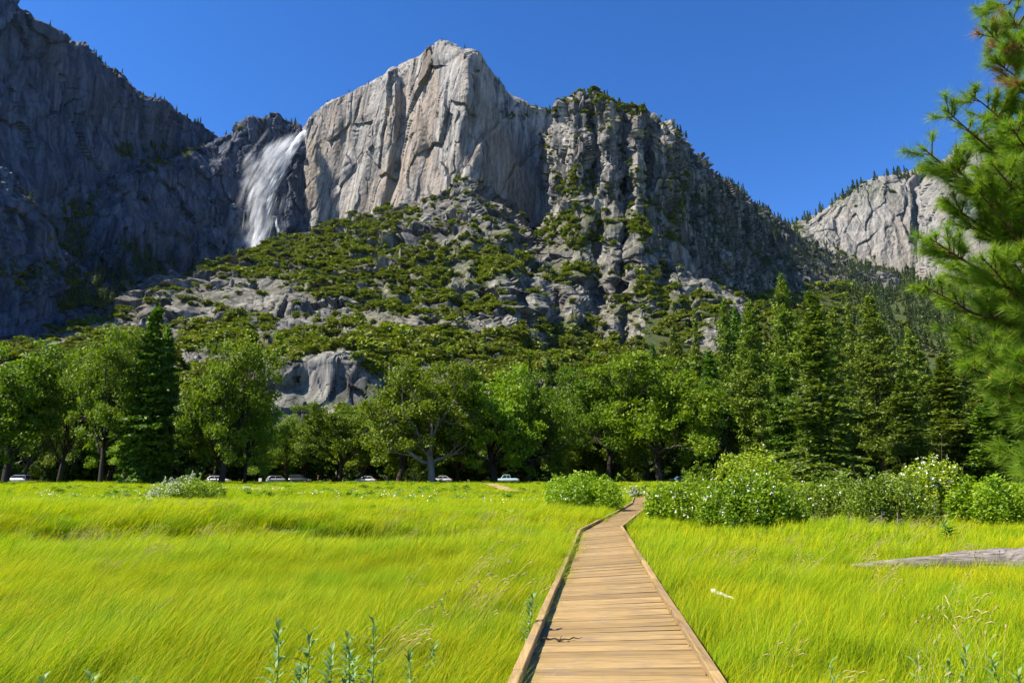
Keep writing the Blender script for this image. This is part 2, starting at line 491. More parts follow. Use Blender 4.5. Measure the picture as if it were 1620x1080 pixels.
patch('left_buttress', [
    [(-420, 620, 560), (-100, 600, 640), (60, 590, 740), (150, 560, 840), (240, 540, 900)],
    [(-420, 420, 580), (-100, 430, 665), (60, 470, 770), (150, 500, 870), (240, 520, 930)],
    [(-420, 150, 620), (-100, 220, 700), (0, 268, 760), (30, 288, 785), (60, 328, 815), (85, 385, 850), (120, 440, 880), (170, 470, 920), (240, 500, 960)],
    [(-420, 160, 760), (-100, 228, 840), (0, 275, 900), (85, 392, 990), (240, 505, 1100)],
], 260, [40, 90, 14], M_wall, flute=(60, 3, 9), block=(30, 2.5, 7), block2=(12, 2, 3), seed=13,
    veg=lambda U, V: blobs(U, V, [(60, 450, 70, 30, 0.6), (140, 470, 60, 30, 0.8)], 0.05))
# amphitheatre behind the fall
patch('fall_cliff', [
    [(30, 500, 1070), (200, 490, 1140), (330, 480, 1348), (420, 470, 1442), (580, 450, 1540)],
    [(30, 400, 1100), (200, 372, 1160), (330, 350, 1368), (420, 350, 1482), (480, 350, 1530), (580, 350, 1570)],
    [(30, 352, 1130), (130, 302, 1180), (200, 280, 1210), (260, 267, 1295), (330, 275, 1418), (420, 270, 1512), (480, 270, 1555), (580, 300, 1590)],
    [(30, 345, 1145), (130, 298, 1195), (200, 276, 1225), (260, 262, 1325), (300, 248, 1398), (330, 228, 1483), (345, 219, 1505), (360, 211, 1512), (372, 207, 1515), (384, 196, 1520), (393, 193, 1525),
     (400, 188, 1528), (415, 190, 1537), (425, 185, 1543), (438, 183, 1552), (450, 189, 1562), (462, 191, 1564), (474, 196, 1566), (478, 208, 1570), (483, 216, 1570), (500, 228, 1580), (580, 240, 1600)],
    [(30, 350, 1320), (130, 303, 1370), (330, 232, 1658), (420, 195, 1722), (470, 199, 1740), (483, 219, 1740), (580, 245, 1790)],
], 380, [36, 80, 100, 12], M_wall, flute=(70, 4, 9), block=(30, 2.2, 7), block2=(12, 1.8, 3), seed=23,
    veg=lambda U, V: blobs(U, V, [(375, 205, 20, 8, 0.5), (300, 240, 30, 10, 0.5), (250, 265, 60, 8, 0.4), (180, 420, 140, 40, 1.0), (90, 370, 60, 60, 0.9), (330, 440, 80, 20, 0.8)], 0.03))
# the great sunlit face and its shaded right flank
def ypeak(us, k):
    a = [0.25, 0.5, 0.75, 0.8, 0.2, 0][k]
    us = us + [34, 24, 12, 0, 0, 0][k]          # the grooves lean
    return a * (-26 * gauss(us, 622, 9) + 34 * gauss(us, 641, 10) - 16 * gauss(us, 660, 10) + 18 * gauss(us, 690, 9) - 18 * gauss(us, 712, 12) + 16 * gauss(us, 566, 9)
                + 20 * gauss(us, 545, 8) - 14 * gauss(us, 590, 16) - 22 * gauss(us, 738, 8) + 24 * gauss(us, 752, 7) - 14 * gauss(us, 820, 14) + 12 * gauss(us, 508, 7))
patch('granite_peak', [
    [(466, 430, 1670), (478, 420, 1528), (540, 400, 1462), (640, 370, 1352), (740, 350, 1215), (800, 380, 1290), (860, 420, 1370), (930, 420, 1420)],
    [(466, 380, 1680), (478, 374, 1538), (540, 350, 1469), (640, 325, 1357), (740, 280, 1222), (800, 305, 1300), (860, 360, 1385), (930, 360, 1440)],
    [(466, 320, 1690), (478, 300, 1550), (540, 280, 1475), (640, 262, 1367), (740, 215, 1232), (800, 245, 1310), (860, 290, 1395), (930, 300, 1450)],
    [(466, 260, 1700), (478, 245, 1558), (540, 215, 1479), (640, 180, 1374), (740, 150, 1242), (800, 195, 1318), (860, 225, 1405), (930, 240, 1460)],
    [(466, 224, 1710), (474, 208, 1590), (484, 198, 1551), (490, 188, 1542), (500, 176, 1531), (512, 166, 1517), (525, 155, 1502), (532, 152, 1495), (545, 148, 1483), (560, 140, 1468), (580, 131, 1448), (600, 122, 1426),
     (614, 117, 1411), (618, 108, 1406), (624, 107, 1400), (629, 116, 1398), (636, 113, 1396), (646, 100, 1380), (655, 92, 1367), (665, 86, 1354), (676, 76, 1338), (690, 71, 1317), (700, 69, 1306), (712, 73, 1291), (724, 78, 1275),
     (734, 83, 1262), (746, 81, 1262), (756, 84, 1270), (766, 97, 1282), (776, 112, 1296), (790, 126, 1316), (800, 143, 1330), (812, 155, 1346), (830, 162, 1370), (850, 168, 1394), (870, 173, 1418), (888, 182, 1442), (930, 215, 1500)],
    [(466, 230, 1910), (500, 185, 1701), (600, 130, 1606), (700, 78, 1492), (766, 104, 1460), (800, 150, 1500), (888, 188, 1620), (930, 220, 1700)],
], 540, [24, 76, 96, 96, 12], M_peak, flute=(75, 4, 4.5), block=(70, 2.4, 6.5), block2=(24, 3.0, 2.4), fine=(6, 1.0), shear=-0.22, seed=33, dY=ypeak,
    veg=lambda U, V: blobs(U, V, [(850, 180, 60, 10, 0.4), (740, 330, 60, 40, 0.25)], 0.01), sharp_veg=0.3)
# ribbed buttress, its right flank runs away into shade
def ybutt(us, k):
    a = [0.8, 1.0, 1.0, 0.5, 0][k]
    return a * (-22 * gauss(us, 908, 12) + 22 * gauss(us, 938, 8) - 30 * gauss(us, 962, 9) + 46 * gauss(us, 985, 10) - 38 * gauss(us, 1007, 6) + 40 * gauss(us, 1024, 8) - 18 * gauss(us, 1050, 10)
                + 26 * gauss(us, 1085, 14) - 14 * gauss(us, 1130, 18))
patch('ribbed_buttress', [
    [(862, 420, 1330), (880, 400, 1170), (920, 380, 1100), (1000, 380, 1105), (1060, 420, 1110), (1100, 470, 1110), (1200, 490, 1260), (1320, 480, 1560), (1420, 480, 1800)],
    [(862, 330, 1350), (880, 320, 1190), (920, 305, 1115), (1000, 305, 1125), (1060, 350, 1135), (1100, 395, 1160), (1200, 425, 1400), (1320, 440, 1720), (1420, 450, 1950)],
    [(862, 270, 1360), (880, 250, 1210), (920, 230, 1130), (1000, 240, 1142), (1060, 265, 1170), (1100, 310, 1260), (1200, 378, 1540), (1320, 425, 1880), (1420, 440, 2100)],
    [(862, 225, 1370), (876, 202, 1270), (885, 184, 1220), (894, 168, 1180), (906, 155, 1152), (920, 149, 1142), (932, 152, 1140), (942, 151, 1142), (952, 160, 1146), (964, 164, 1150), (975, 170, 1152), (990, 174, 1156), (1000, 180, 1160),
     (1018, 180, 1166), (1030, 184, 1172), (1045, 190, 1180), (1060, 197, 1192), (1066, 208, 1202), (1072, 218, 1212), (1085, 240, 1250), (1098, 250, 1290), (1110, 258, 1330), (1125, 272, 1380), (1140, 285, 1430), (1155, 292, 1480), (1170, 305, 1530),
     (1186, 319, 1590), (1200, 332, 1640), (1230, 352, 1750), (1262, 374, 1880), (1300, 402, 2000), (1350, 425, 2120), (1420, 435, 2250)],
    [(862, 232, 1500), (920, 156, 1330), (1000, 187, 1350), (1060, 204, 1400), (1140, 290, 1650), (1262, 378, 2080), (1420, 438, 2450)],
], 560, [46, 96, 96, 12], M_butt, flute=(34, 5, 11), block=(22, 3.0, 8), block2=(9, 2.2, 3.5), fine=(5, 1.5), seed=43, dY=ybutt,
    veg=lambda U, V: blobs(U, V, [(1000, 170, 70, 12, 0.6), (945, 165, 20, 20, 0.5), (930, 300, 60, 40, 0.5), (1012, 300, 16, 40, 0.6), (1180, 420, 130, 40, 1.0), (1250, 440, 150, 50, 1.0), (1120, 400, 60, 40, 0.9), (1120, 320, 70, 70, 1.0), (1200, 370, 90, 60, 1.0), (1090, 270, 40, 40, 0.8), (1290, 410, 60, 40, 1.0)], 0.10))  # full cover on the right flank lays its painted shade over the rock
# talus and ledges below the walls, from the shaded corner to the buttress foot
def yslope(us, k):
    a = [0, 0, 0, 0.7, 1.0, 0.8, 0.2, 0][k]
    return a * (-26 * gauss(us, 905, 16) + 30 * gauss(us, 945, 12) - 20 * gauss(us, 968, 10) + 40 * gauss(us, 985, 7) - 30 * gauss(us, 1015, 14) + 26 * gauss(us, 1050, 10) - 22 * gauss(us, 1075, 12) + 40 * gauss(us, 836, 12) - 18 * gauss(us, 800, 20)
                + 16 * gauss(us, 760, 12) - 14 * gauss(us, 700, 18) + 16 * gauss(us, 640, 14))
SLOPE_VEG = [(470, 410, 110, 38, 1.0), (400, 432, 60, 14, 0.9), (560, 385, 80, 30, 0.95), (525, 450, 70, 28, 0.95), (640, 350, 40, 18, 0.45), (700, 420, 70, 45, 0.55), (620, 470, 80, 45, 0.55), (790, 425, 45, 28, 0.95),
             (740, 480, 60, 45, 0.45), (920, 368, 60, 32, 1.0), (1015, 345, 26, 42, 0.9), (900, 432, 55, 22, 0.95), (1040, 460, 45, 24, 0.7), (900, 540, 70, 36, 0.9), (990, 490, 34, 24, 0.6), (680, 552, 120, 26, 1.0),
             (340, 540, 62, 26, 1.0), (820, 560, 70, 34, 0.95), (445, 545, 60, 18, 0.9), (300, 430, 60, 9, 0.6), (1090, 500, 60, 40, 0.9), (1040, 380, 40, 30, 0.5), (620, 340, 30, 10, 0.6), (860, 380, 25, 20, 0.7), (100, 500, 120, 26, 0.45), (200, 545, 120, 20, 0.6),
             (560, 520, 40, 14, 0.5), (220, 610, 140, 34, 1.0), (20, 600, 160, 50, 1.0), (860, 640, 220, 60, 1.0), (1050, 600, 120, 60, 1.0), (500, 700, 300, 34, 1.0), (760, 380, 60, 20, 0.35)]
patch('talus_slope', [
    [(-420, 800, 330), (300, 800, 350), (1180, 800, 380)],
    [(-420, 660, 400), (395, 655, 418), (420, 645, 428), (600, 645, 432), (640, 660, 440), (1180, 660, 480)],
    [(-420, 610, 470), (380, 620, 440), (405, 600, 436), (422, 579, 437), (440, 570, 438), (520, 567, 440), (575, 577, 440), (592, 590, 445), (610, 615, 460), (700, 610, 500), (1180, 610, 560)],
    [(-420, 560, 620), (300, 560, 600), (440, 553, 570), (560, 553, 570), (700, 560, 610), (840, 560, 700), (880, 560, 830), (1060, 560, 840), (1120, 560, 740), (1180, 560, 720)],
    [(-420, 545, 760), (0, 520, 800), (200, 505, 850), (330, 505, 800), (440, 500, 800), (600, 490, 800), (800, 480, 820), (850, 478, 880), (880, 474, 985), (940, 470, 985), (1010, 470, 980), (1070, 478, 975), (1120, 490, 900), (1180, 500, 900)],
    [(-420, 520, 860), (0, 488, 930), (200, 470, 980), (260, 460, 990), (330, 440, 1010), (440, 425, 1040), (600, 410, 1010), (740, 380, 1000), (800, 400, 1030), (850, 410, 1090), (872, 408, 1080), (940, 395, 1048), (1010, 395, 1045), (1080, 430, 1050), (1180, 480, 1050)],
    [(-420, 500, 960), (0, 470, 1040), (110, 466, 1090), (190, 464, 1090), (240, 450, 1100), (290, 437, 1120), (330, 424, 1140), (390, 409, 1180), (430, 393, 1260), (480, 372, 1530), (540, 349, 1470), (600, 335, 1400), (660, 320, 1325), (720, 300, 1232),
     (745, 288, 1215), (790, 312, 1285), (830, 345, 1345), (852, 370, 1360), (868, 345, 1260), (890, 315, 1160), (920, 302, 1112), (960, 306, 1112), (985, 325, 1130), (1008, 300, 1110), (1030, 328, 1120), (1060, 365, 1128), (1100, 440, 1120), (1180, 480, 1150)],
    [(-420, 520, 1080), (240, 475, 1250), (390, 440, 1330), (440, 400, 1450), (480, 352, 1660), (540, 335, 1590), (660, 306, 1430), (745, 278, 1320), (850, 356, 1480), (920, 290, 1220), (1008, 288, 1220), (1100, 435, 1230), (1180, 478, 1260)],
], 600, [6, 50, 34, 56, 90, 92, 6], M_slope, flute=(38, 3.2, 14), block=(34, 2.6, 8.0), block2=(13, 2.0, 3.2), fine=(5, 1.0), terr=(62, 34), seed=53, dY=yslope,
    veg=lambda U, V: blobs(U, V, SLOPE_VEG, 0.10), sharp_veg=0.5)
# wooded side canyon and the pale cliffs beyond it
patch('canyon_slope', [
    [(1020, 800, 330), (2100, 800, 330)],
    [(1020, 600, 640), (1300, 600, 700), (2100, 600, 640)],
    [(1020, 500, 930), (1120, 490, 1000), (1250, 500, 1150), (1400, 500, 1350), (2100, 470, 1200)],
    [(1020, 470, 1010), (1100, 455, 1130), (1200, 470, 1320), (1300, 455, 1650), (1350, 445, 1850), (1420, 450, 2050), (1560, 440, 2100), (2100, 400, 1900)],
    [(1020, 460, 1100), (1100, 445, 1260), (1200, 465, 1500), (1300, 430, 1900), (1350, 420, 2200), (1420, 430, 2400), (1560, 430, 2400), (2100, 390, 2300)],
], 260, [24, 40, 60, 10], M_duff, flute=(90, 1.2, 5), block=None, block2=None, seed=63,
    veg=lambda U, V: np.full(U.shape, 0.95))
patch('canyon_cliff', [
    [(1190, 460, 2150), (1300, 450, 2250), (1480, 470, 2200), (1520, 470, 2250)],
    [(1190, 430, 2300), (1280, 376, 2560), (1340, 402, 2480), (1390, 430, 2400), (1440, 432, 2350), (1480, 425, 2420), (1520, 425, 2500)],
    [(1190, 425, 2500), (1280, 368, 2640), (1340, 345, 2520), (1390, 350, 2430), (1440, 350, 2390), (1452, 350, 2430), (1462, 350, 2560), (1520, 340, 2600)],
    [(1190, 415, 2700), (1225, 385, 2720), (1245, 368, 2720), (1256, 359, 2720), (1275, 352, 2700), (1290, 345, 2680), (1310, 330, 2650), (1330, 317, 2600), (1350, 305, 2560), (1366, 296, 2520), (1380, 288, 2500), (1400, 281, 2480), (1425, 277, 2460), (1445, 276, 2450), (1460, 274, 2500), (1475, 271, 2560), (1520, 268, 2700)],
    [(1190, 420, 3000), (1290, 345, 3050), (1380, 286, 2850), (1475, 268, 2900), (1520, 266, 3000)],
], 340, [24, 60, 70, 12], M_far, flute=(70, 4, 14), block=(60, 4.0, 8), block2=(18, 4, 2.5), fine=(8, 1.5), seed=73,
    veg=lambda U, V: blobs(U, V, [(1360, 310, 90, 18, 0.7), (1300, 440, 150, 40, 1.0), (1240, 380, 40, 40, 1.0), (1400, 360, 20, 12, 0.4)], 0.05))
patch('canyon_tower', [
    [(1452, 480, 2000), (1500, 470, 1900), (1600, 470, 1850), (1900, 470, 1800)],
    [(1452, 428, 2250), (1462, 432, 2060), (1500, 434, 1980), (1600, 440, 1920), (1900, 440, 1850)],
    [(1452, 350, 2260), (1462, 345, 2110), (1500, 340, 2010), (1600, 340, 1960), (1900, 330, 1900)],
    [(1452, 300, 2300), (1462, 290, 2180), (1475, 274, 2120), (1490, 257, 2080), (1510, 242, 2050), (1535, 222, 2030), (1570, 205, 2010), (1620, 190, 2000), (1900, 150, 1950)],
    [(1452, 305, 2500), (1490, 258, 2380), (1570, 205, 2310), (1900, 150, 2250)],
], 220, [20, 60, 70, 12], M_far, flute=(60, 4, 10), block=(55, 4.0, 7), block2=(18, 4, 2.5), fine=(8, 1.5), seed=83,
    veg=lambda U, V: blobs(U, V, [(1500, 290, 30, 15, 0.5), (1520, 440, 80, 10, 0.8)], 0.06))

# ------------------------------------------------------------------ valley floor
DECK_PIX = [((700, 1500), (1330, 1500)), ((829, 1080), (1120, 1080)), ((919, 842), (981, 836)), ((975, 812), (1018, 806)), ((1001, 797), (1022, 795)), ((1004, 787), (1018, 786))]
def deck_z(y):
    return 0.40 - 0.15 * sstep(4, 24, y) + 0.25 * sstep(40, 90, y)
def unproject_deck(u, v):
    z = 0.3
    for _ in range(12):
        p = ground_hit(u, v, z); z = float(deck_z(p[1]))
    return ground_hit(u, v, z)
DECK_L, DECK_R = [], []
for (a, b) in DECK_PIX[1:]:
    DECK_L.append(unproject_deck(*a)); DECK_R.append(unproject_deck(*b))
_d = (DECK_L[0] - DECK_L[1]); DECK_L.insert(0, DECK_L[0] + _d / np.linalg.norm(_d) * 6.5)
_d = (DECK_R[0] - DECK_R[1]); DECK_R.insert(0, DECK_R[0] + _d / np.linalg.norm(_d) * 6.5)
DECK_L, DECK_R = np.array(DECK_L), np.array(DECK_R)
print('deck L', DECK_L.round(2).tolist()); print('deck R', DECK_R.round(2).tolist())
print('deck widths', np.linalg.norm(DECK_L - DECK_R, axis=1).round(2))

def deck_edges(y):
    return np.interp(y, DECK_L[:, 1], DECK_L[:, 0]), np.interp(y, DECK_R[:, 1], DECK_R[:, 0])

def ground_z(x, y):
    x, y = np.asarray(x, float), np.asarray(y, float)
    p = np.stack(np.broadcast_arrays(x / 7, y / 5, 0 * x), -1)
    z = 0.82 * sstep(45, 120, y) + 0.16 * fbm(p, 3, 5) * sstep(3, 9, y)
    # low bank crossing the meadow on the left
    yb = 21.5 + 1.1 * np.sin(x * 0.21) + 0.5 * np.sin(x * 0.6 + 1)
    z = z + 0.55 * sstep(0, 1.0, y - yb) * (1 - sstep(5, 24, y - yb)) * sstep(2, -8, x) - 0.12 * np.exp(-((y - yb + 1.0) / 1.2) ** 2) * sstep(5, -6, x)
    l, r = deck_edges(y)
    m = np.clip(np.minimum(x - l + 1.2, r + 1.2 - x), 0, 1) * (y < 60)
    return z * (1 - m) + m * np.minimum(z, deck_z(y) - 0.28)

m, nt, out = new_mat('meadow_soil')
n1 = noise_n(nt, pos_scaled(nt, (0.35, 0.35, 0.35)), 1, 6, 0.65)
n2 = noise_n(nt, pos_scaled(nt, (0.04, 0.04, 0.04)), 1, 4, 0.6)
c = ramp(nt, n1, [(0.3, (0.045, 0.055, 0.012)), (0.55, (0.09, 0.12, 0.015)), (0.75, (0.15, 0.17, 0.03))])
c = mixc(nt, ramp(nt, n2, [(0.4, (0, 0, 0)), (0.65, (0.6, 0.6, 0.6))]), c, (0.12, 0.14, 0.02))
principled(nt, out, c, 0.95, 0.1, bump_n(nt, n1, 0.6, 0.1))
M_soil = m
xs = np.unique(np.concatenate([np.linspace(-45, 45, 150), np.linspace(-260, 260, 70), np.linspace(-9000, 9000, 30)]))
ys = np.unique(np.concatenate([np.linspace(-10, 60, 150), np.linspace(60, 260, 40), np.linspace(260, 9000, 40), np.linspace(-3000, -20, 12)]))
X, Yg = np.meshgrid(xs, ys)
Z = ground_z(X, Yg)
nc = len(xs); i = np.arange(len(ys) - 1)[:, None] * nc; j = np.arange(nc - 1)[None]
link('ground', np_mesh('ground', np.stack([X, Yg, Z], -1).reshape(-1, 3), np.stack([i + j, i + j + 1, i + nc + j + 1, i + nc + j], -1).reshape(-1, 4), [M_soil], True), kind='structure')
# ------------------------------------------------------------------ trees
M_oak = leaf_material('oak_leaves', (0.06, 0.115, 0.004), (0.10, 0.17, 0.005), (0.165, 0.22, 0.010), 0.34, (1.6, 1.7, 0.5), 0.32)
M_conifer = leaf_material('conifer_needles', (0.06, 0.105, 0.010), (0.10, 0.15, 0.012), (0.16, 0.205, 0.02), 0.28, (1.5, 1.6, 0.7), 0.25)
M_cedar = leaf_material('cedar_sprays', (0.035, 0.08, 0.006), (0.06, 0.125, 0.008), (0.11, 0.18, 0.012), 0.25, (1.4, 1.7, 0.6), 0.2)
M_slopeoak = leaf_material('live_oak_leaves', (0.07, 0.10, 0.006), (0.115, 0.148, 0.008), (0.175, 0.20, 0.012), 0.25, (1.5, 1.6, 0.6), 0.3)
M_farcon = leaf_material('far_needles', (0.035, 0.06, 0.014), (0.06, 0.09, 0.016), (0.09, 0.12, 0.02), 0.15, (1.4, 1.5, 0.7), 0.3)
M_oakbark = bark_material('oak_bark', (0.025, 0.02, 0.016), (0.075, 0.062, 0.05))
M_pinebark = bark_material('pine_bark', (0.06, 0.035, 0.022), (0.16, 0.10, 0.065))
M_greybark = bark_material('grey_bark', (0.10, 0.09, 0.08), (0.26, 0.24, 0.22))

def oak_proto(seed, tips_target=120, leaves=120, leaf=0.30, spread=1.0, trunk_frac=0.22, lean=0.0):
    rng = np.random.default_rng(seed)
    H = 24.0
    wood = MB(); tips = []
    def grow(p, d, L, r, lev):
        n = 5
        pts = [p.copy()]; dd = d.copy()
        for k in range(n):
            dd = dd + rng.normal(size=3) * (0.10 + 0.07 * lev) + np.array([0, 0, 0.05 if lev else 0.0])
            dd /= np.linalg.norm(dd)
            pts.append(pts[-1] + dd * L / n)
        r1 = r * 0.62
        wood.tube(pts, np.linspace(r, r1, n + 1), 7 if lev == 0 else (5 if lev < 3 else 3), cap=(lev > 0))
        if lev >= 3:
            tips.append(pts[-1]); tips.append((pts[-1] + pts[2]) / 2 + rng.normal(size=3) * 0.5); return
        kids = (8, 4, 4)[lev] + rng.integers(0, 2)
        az0 = rng.uniform(0, 2 * pi)
        for k in range(kids):
            t = 1.0 if k == 0 else rng.uniform(0.35, 1.0) if lev else rng.uniform(0.5, 1.0)
            q = pts[min(n, int(round(t * n)))]
            az = az0 + k * 2 * pi / kids + rng.uniform(-.4, .4)
            a = np.cross(dd, [0.3, 0.2, 1.0] if abs(dd[2]) < 0.9 else [1.0, 0, 0]); a /= np.linalg.norm(a); b = np.cross(dd, a)
            tilt = rng.uniform(0.35, 0.6) if (k == 0 and lev) else (rng.uniform(0.55, 1.05) if lev else rng.uniform(0.35, 1.35)) * spread
            nd = dd * cos(tilt) + (a * cos(az) + b * sin(az)) * sin(tilt)
            nd = nd + np.array([0, 0, 0.18]); nd /= np.linalg.norm(nd)
            grow(q, nd, L * rng.uniform(0.58, 0.85) * (1.9 if lev == 0 else 1.0), r1 * rng.uniform(0.55, 0.8), lev + 1)
    grow(np.zeros(3), np.array([lean, 0, 1.0]) / np.hypot(1, lean), H * trunk_frac, 0.55, 0)
    tips = np.array(tips)
    if len(tips) > tips_target: tips = tips[rng.permutation(len(tips))[:tips_target]]
    C = []
    for t in tips:
        n = int(leaves * rng.uniform(0.5, 1.4)); R = rng.uniform(0.8, 1.7)
        c = rng.normal(size=(n, 3)); c /= np.linalg.norm(c, axis=1, keepdims=True)
        c = c * (rng.uniform(0, 1, (n, 1)) ** 0.45) * np.array([R * 1.15, R * 1.15, R * 0.62])
        C.append(t + c)
    C = np.concatenate(C)
    v, q = leaf_quads(C, leaf, rng, 0.5)
    top = np.quantile(v[:, 2], 0.998); wid = np.quantile(np.hypot(v[:, 0] - v[:, 0].mean(), v[:, 1] - v[:, 1].mean()), 0.985) * 2
    s = np.array([1 / wid, 1 / wid, 1 / top])
    off = np.array([v[:, 0].mean(), v[:, 1].mean(), 0]) * 0.6
    wv = wood.verts()
    k = np.clip(wv[:, 2:3] / (0.4 * top), 0, 1)
    wood.v = [(wv - off * k) * s]
    return wood.mesh('oak_trunk', M_oakbark, True), np_mesh('oak_crown', (v - off) * s, q, [M_oak], False)

def conifer_proto(seed, mat, kind='pine', H=34.0, W=9.0, leaf=0.34, dens=1.0, clear=0.12):
    rng = np.random.default_rng(seed)
    wood = MB(); C = []
    n = 14; zz = np.linspace(0, 1, n)
    wx = np.cumsum(rng.normal(size=n)) * 0.05; wy = np.cumsum(rng.normal(size=n)) * 0.05
    axis = np.stack([wx, wy, zz * H], -1)
    wood.tube(axis, 0.45 * (1 - zz) ** 0.8 + 0.03, 7)
    z = clear * H
    while z < H * 0.985:
        f = z / H
        if kind == 'cedar': prof = min(1.0, (1 - f) * 1.5 + 0.03) ** 0.75 * (0.86 + 0.16 * sin(f * 17 + seed) + 0.10 * sin(f * 41))
        elif kind == 'fir': prof = min(1.0, 1.15 * (1 - f)) ** 0.75 * (0.85 + 0.25 * sin(f * 19 + seed))
        else: prof = min(1.0, 0.55 + f) * min(1.0, (1 - f) * 1.9) ** 0.75
        nb = rng.integers(4, 7)
        a0 = rng.uniform(0, 2 * pi)
        base = np.array([np.interp(f, zz, wx), np.interp(f, zz, wy), z])
        for k in range(nb):
            if kind == 'pine' and rng.random() < 0.16: continue
            L = W / 2 * prof * rng.uniform(0.45, 1.2)
            if L < 0.25: L = 0.25
            az = a0 + 2 * pi * k / nb + rng.uniform(-.35, .35)
            rise = {'pine': 0.12, 'fir': -0.22, 'cedar': 0.05}[kind] + 0.25 * f
            t = np.linspace(0, 1, 5)
            dr = np.array([cos(az), sin(az), 0])
            pts = base + dr * (t * L)[:, None] + np.array([0, 0, 1.0]) * (rise * t * L - (0.16 if kind == 'pine' else 0.30) * t * t * L + 0.12 * t ** 4 * L)[:, None] + rng.normal(size=(5, 3)) * 0.08
            wood.tube(pts, np.linspace(0.05 + 0.015 * L, 0.015, 5), 3, cap=False)
            m = int((12 + 30 * L) * dens)
            tt = rng.uniform(0.0, 1, m) ** 0.7 * 0.8 + 0.22 if kind == 'pine' else rng.uniform(0.08, 1.03, m)
            cc = np.stack([np.interp(tt, t, pts[:, q]) for q in range(3)], -1)
            side = np.array([-sin(az), cos(az), 0])
            sp = (0.22 + 0.22 * L * (1 - 0.6 * tt))
            cc = cc + side * (rng.normal(size=m) * sp)[:, None] + np.array([0, 0, 1.0]) * (rng.normal(size=m) * (0.26 if kind == 'pine' else 0.16) - (0.05 if kind == 'pine' else 0.12 * sp))[:, None]
            C.append(cc)
        z += rng.uniform(0.5, 1.0) * (1.1 if kind == 'pine' else 0.8)
    C.append(np.array([0, 0, H]) + rng.normal(size=(40, 3)) * np.array([0.2, 0.2, 0.5]) - np.array([0, 0, 0.5]))
    C = np.concatenate(C)
    v, q = leaf_quads(C, leaf, rng, 0.35, 0.75)
    s = np.array([1 / W, 1 / W, 1 / H])
    wood.v = [wood.verts() * s]
    return wood.mesh(kind + '_trunk', M_pinebark, True), np_mesh(kind + '_crown', v * s, q, [mat], False)

OAKS = [oak_proto(s, 280, 125, 0.185, sp, tf, ln) for s, sp, tf, ln in ((11, 1.0, 0.19, 0), (12, 1.1, 0.16, 0.05), (13, 0.9, 0.20, 0), (14, 1.0, 0.17, -0.1), (15, 1.1, 0.17, 0), (16, 0.95, 0.19, 0.35))]
PINES = [conifer_proto(s, M_conifer, 'pine', 34, w, 0.31, 0.9, c) for s, w, c in ((21, 9, 0.12), (22, 10, 0.16), (23, 8, 0.08))]
FIRS = [conifer_proto(s, M_conifer, 'fir', 34, w, 0.31, 0.75, 0.03) for s, w in ((31, 10), (32, 11))]
CEDARS = [conifer_proto(s, M_cedar, 'cedar', 30, w, 0.36, 0.95, 0.02) for s, w in ((41, 9), (42, 8))]

def place_tree(name, proto, u, Y, v_top, w_px, label, cat, group=None, rz=0.0, gz=None, base=None, wood_mat=None):
    """u: pixel column of the foot, Y: metres ahead, v_top: pixel row of the top, w_px: crown width in pixels"""
    if base is None:
        x = (u - CX) / FPX * Y * 0.985
        gz = float(ground_z(x, Y)) - 0.1 if gz is None else gz
        base = (x, Y, gz)
    _, ry, rz_ = ray(u, v_top)
    H = rz_ / ry * Y + CAM_Z - base[2]
    W = w_px / FPX * Y * (1.2 if name == 'oak_tree' else 1.0)
    e = link(name, None, loc=base, rz=rz, scale=(W, W, H))
    tag(e, label, cat, group)
    t = link('trunk', proto[0], e); link('crown', proto[1], e)
    if wood_mat:
        t.material_slots[0].link = 'OBJECT'; t.material_slots[0].material = wood_mat
    return e

T = place_tree
R_ = random.Random(4)
# front row, each with its own look
T('oak_tree', OAKS[1], 12, 118, 548, 150, 'broad oak at the far end of the row beside the silver car', 'oak tree', rz=1.0)
T('oak_tree', OAKS[2], 96, 132, 552, 105, 'slim oak between the broad end oak and the clear-trunked oak', 'oak tree', rz=2.0)
T('oak_tree', OAKS[0], 163, 114, 528, 140, 'tall oak with a bare dark trunk just beside the dark cedar', 'oak tree', rz=0.4)
T('cedar_tree', CEDARS[0], 226, 112, 486, 100, 'tall dark conical cedar standing among the oaks at the meadow edge', 'cedar tree', rz=0.5)
T('cedar_tree', CEDARS[1], 246, 119, 520, 70, 'shorter dark cedar crowded against the tall conical cedar', 'cedar tree', rz=2.5)
T('oak_tree', OAKS[4], 352, 115, 528, 150, 'spreading oak with forked limbs in front of the low grey cliff', 'oak tree', rz=2.2)
T('oak_tree', OAKS[3], 390, 121, 592, 85, 'rounded oak just behind the forked spreading oak', 'oak tree', rz=4.2)
T('oak_tree', OAKS[2], 455, 140, 655, 80, 'small round oak below the low grey cliff, behind the white hatchback', 'oak tree', rz=3.3)
T('oak_tree', OAKS[0], 538, 138, 640, 120, 'bright green round oak behind the dark parked car', 'oak tree', rz=5.0)
T('oak_tree', OAKS[5], 632, 128, 605, 140, 'oak with a leaning pale trunk beside the fallen grey branch', 'oak tree', rz=0.1)
T('oak_tree', OAKS[4], 683, 119, 566, 175, 'large oak with a straight pale trunk beside the fallen grey branch', 'oak tree', rz=0.9, wood_mat=M_greybark)
T('oak_tree', OAKS[1], 782, 128, 578, 150, 'oak with twin grey stems beside the pale blue pickup', 'oak tree', rz=1.9)
T('oak_tree', OAKS[3], 838, 133, 596, 125, 'dark crowned oak behind the leafy bush next to the boardwalk', 'oak tree', rz=2.9)
T('oak_tree', OAKS[0], 962, 138, 578, 150, 'soft yellow-green oak with pale hanging dead limbs, behind the boardwalk end', 'oak tree', rz=3.9)
T('oak_tree', OAKS[4], 1045, 130, 556, 205, 'largest yellow-green oak with a low fork, behind the boardwalk end', 'oak tree', rz=4.9)
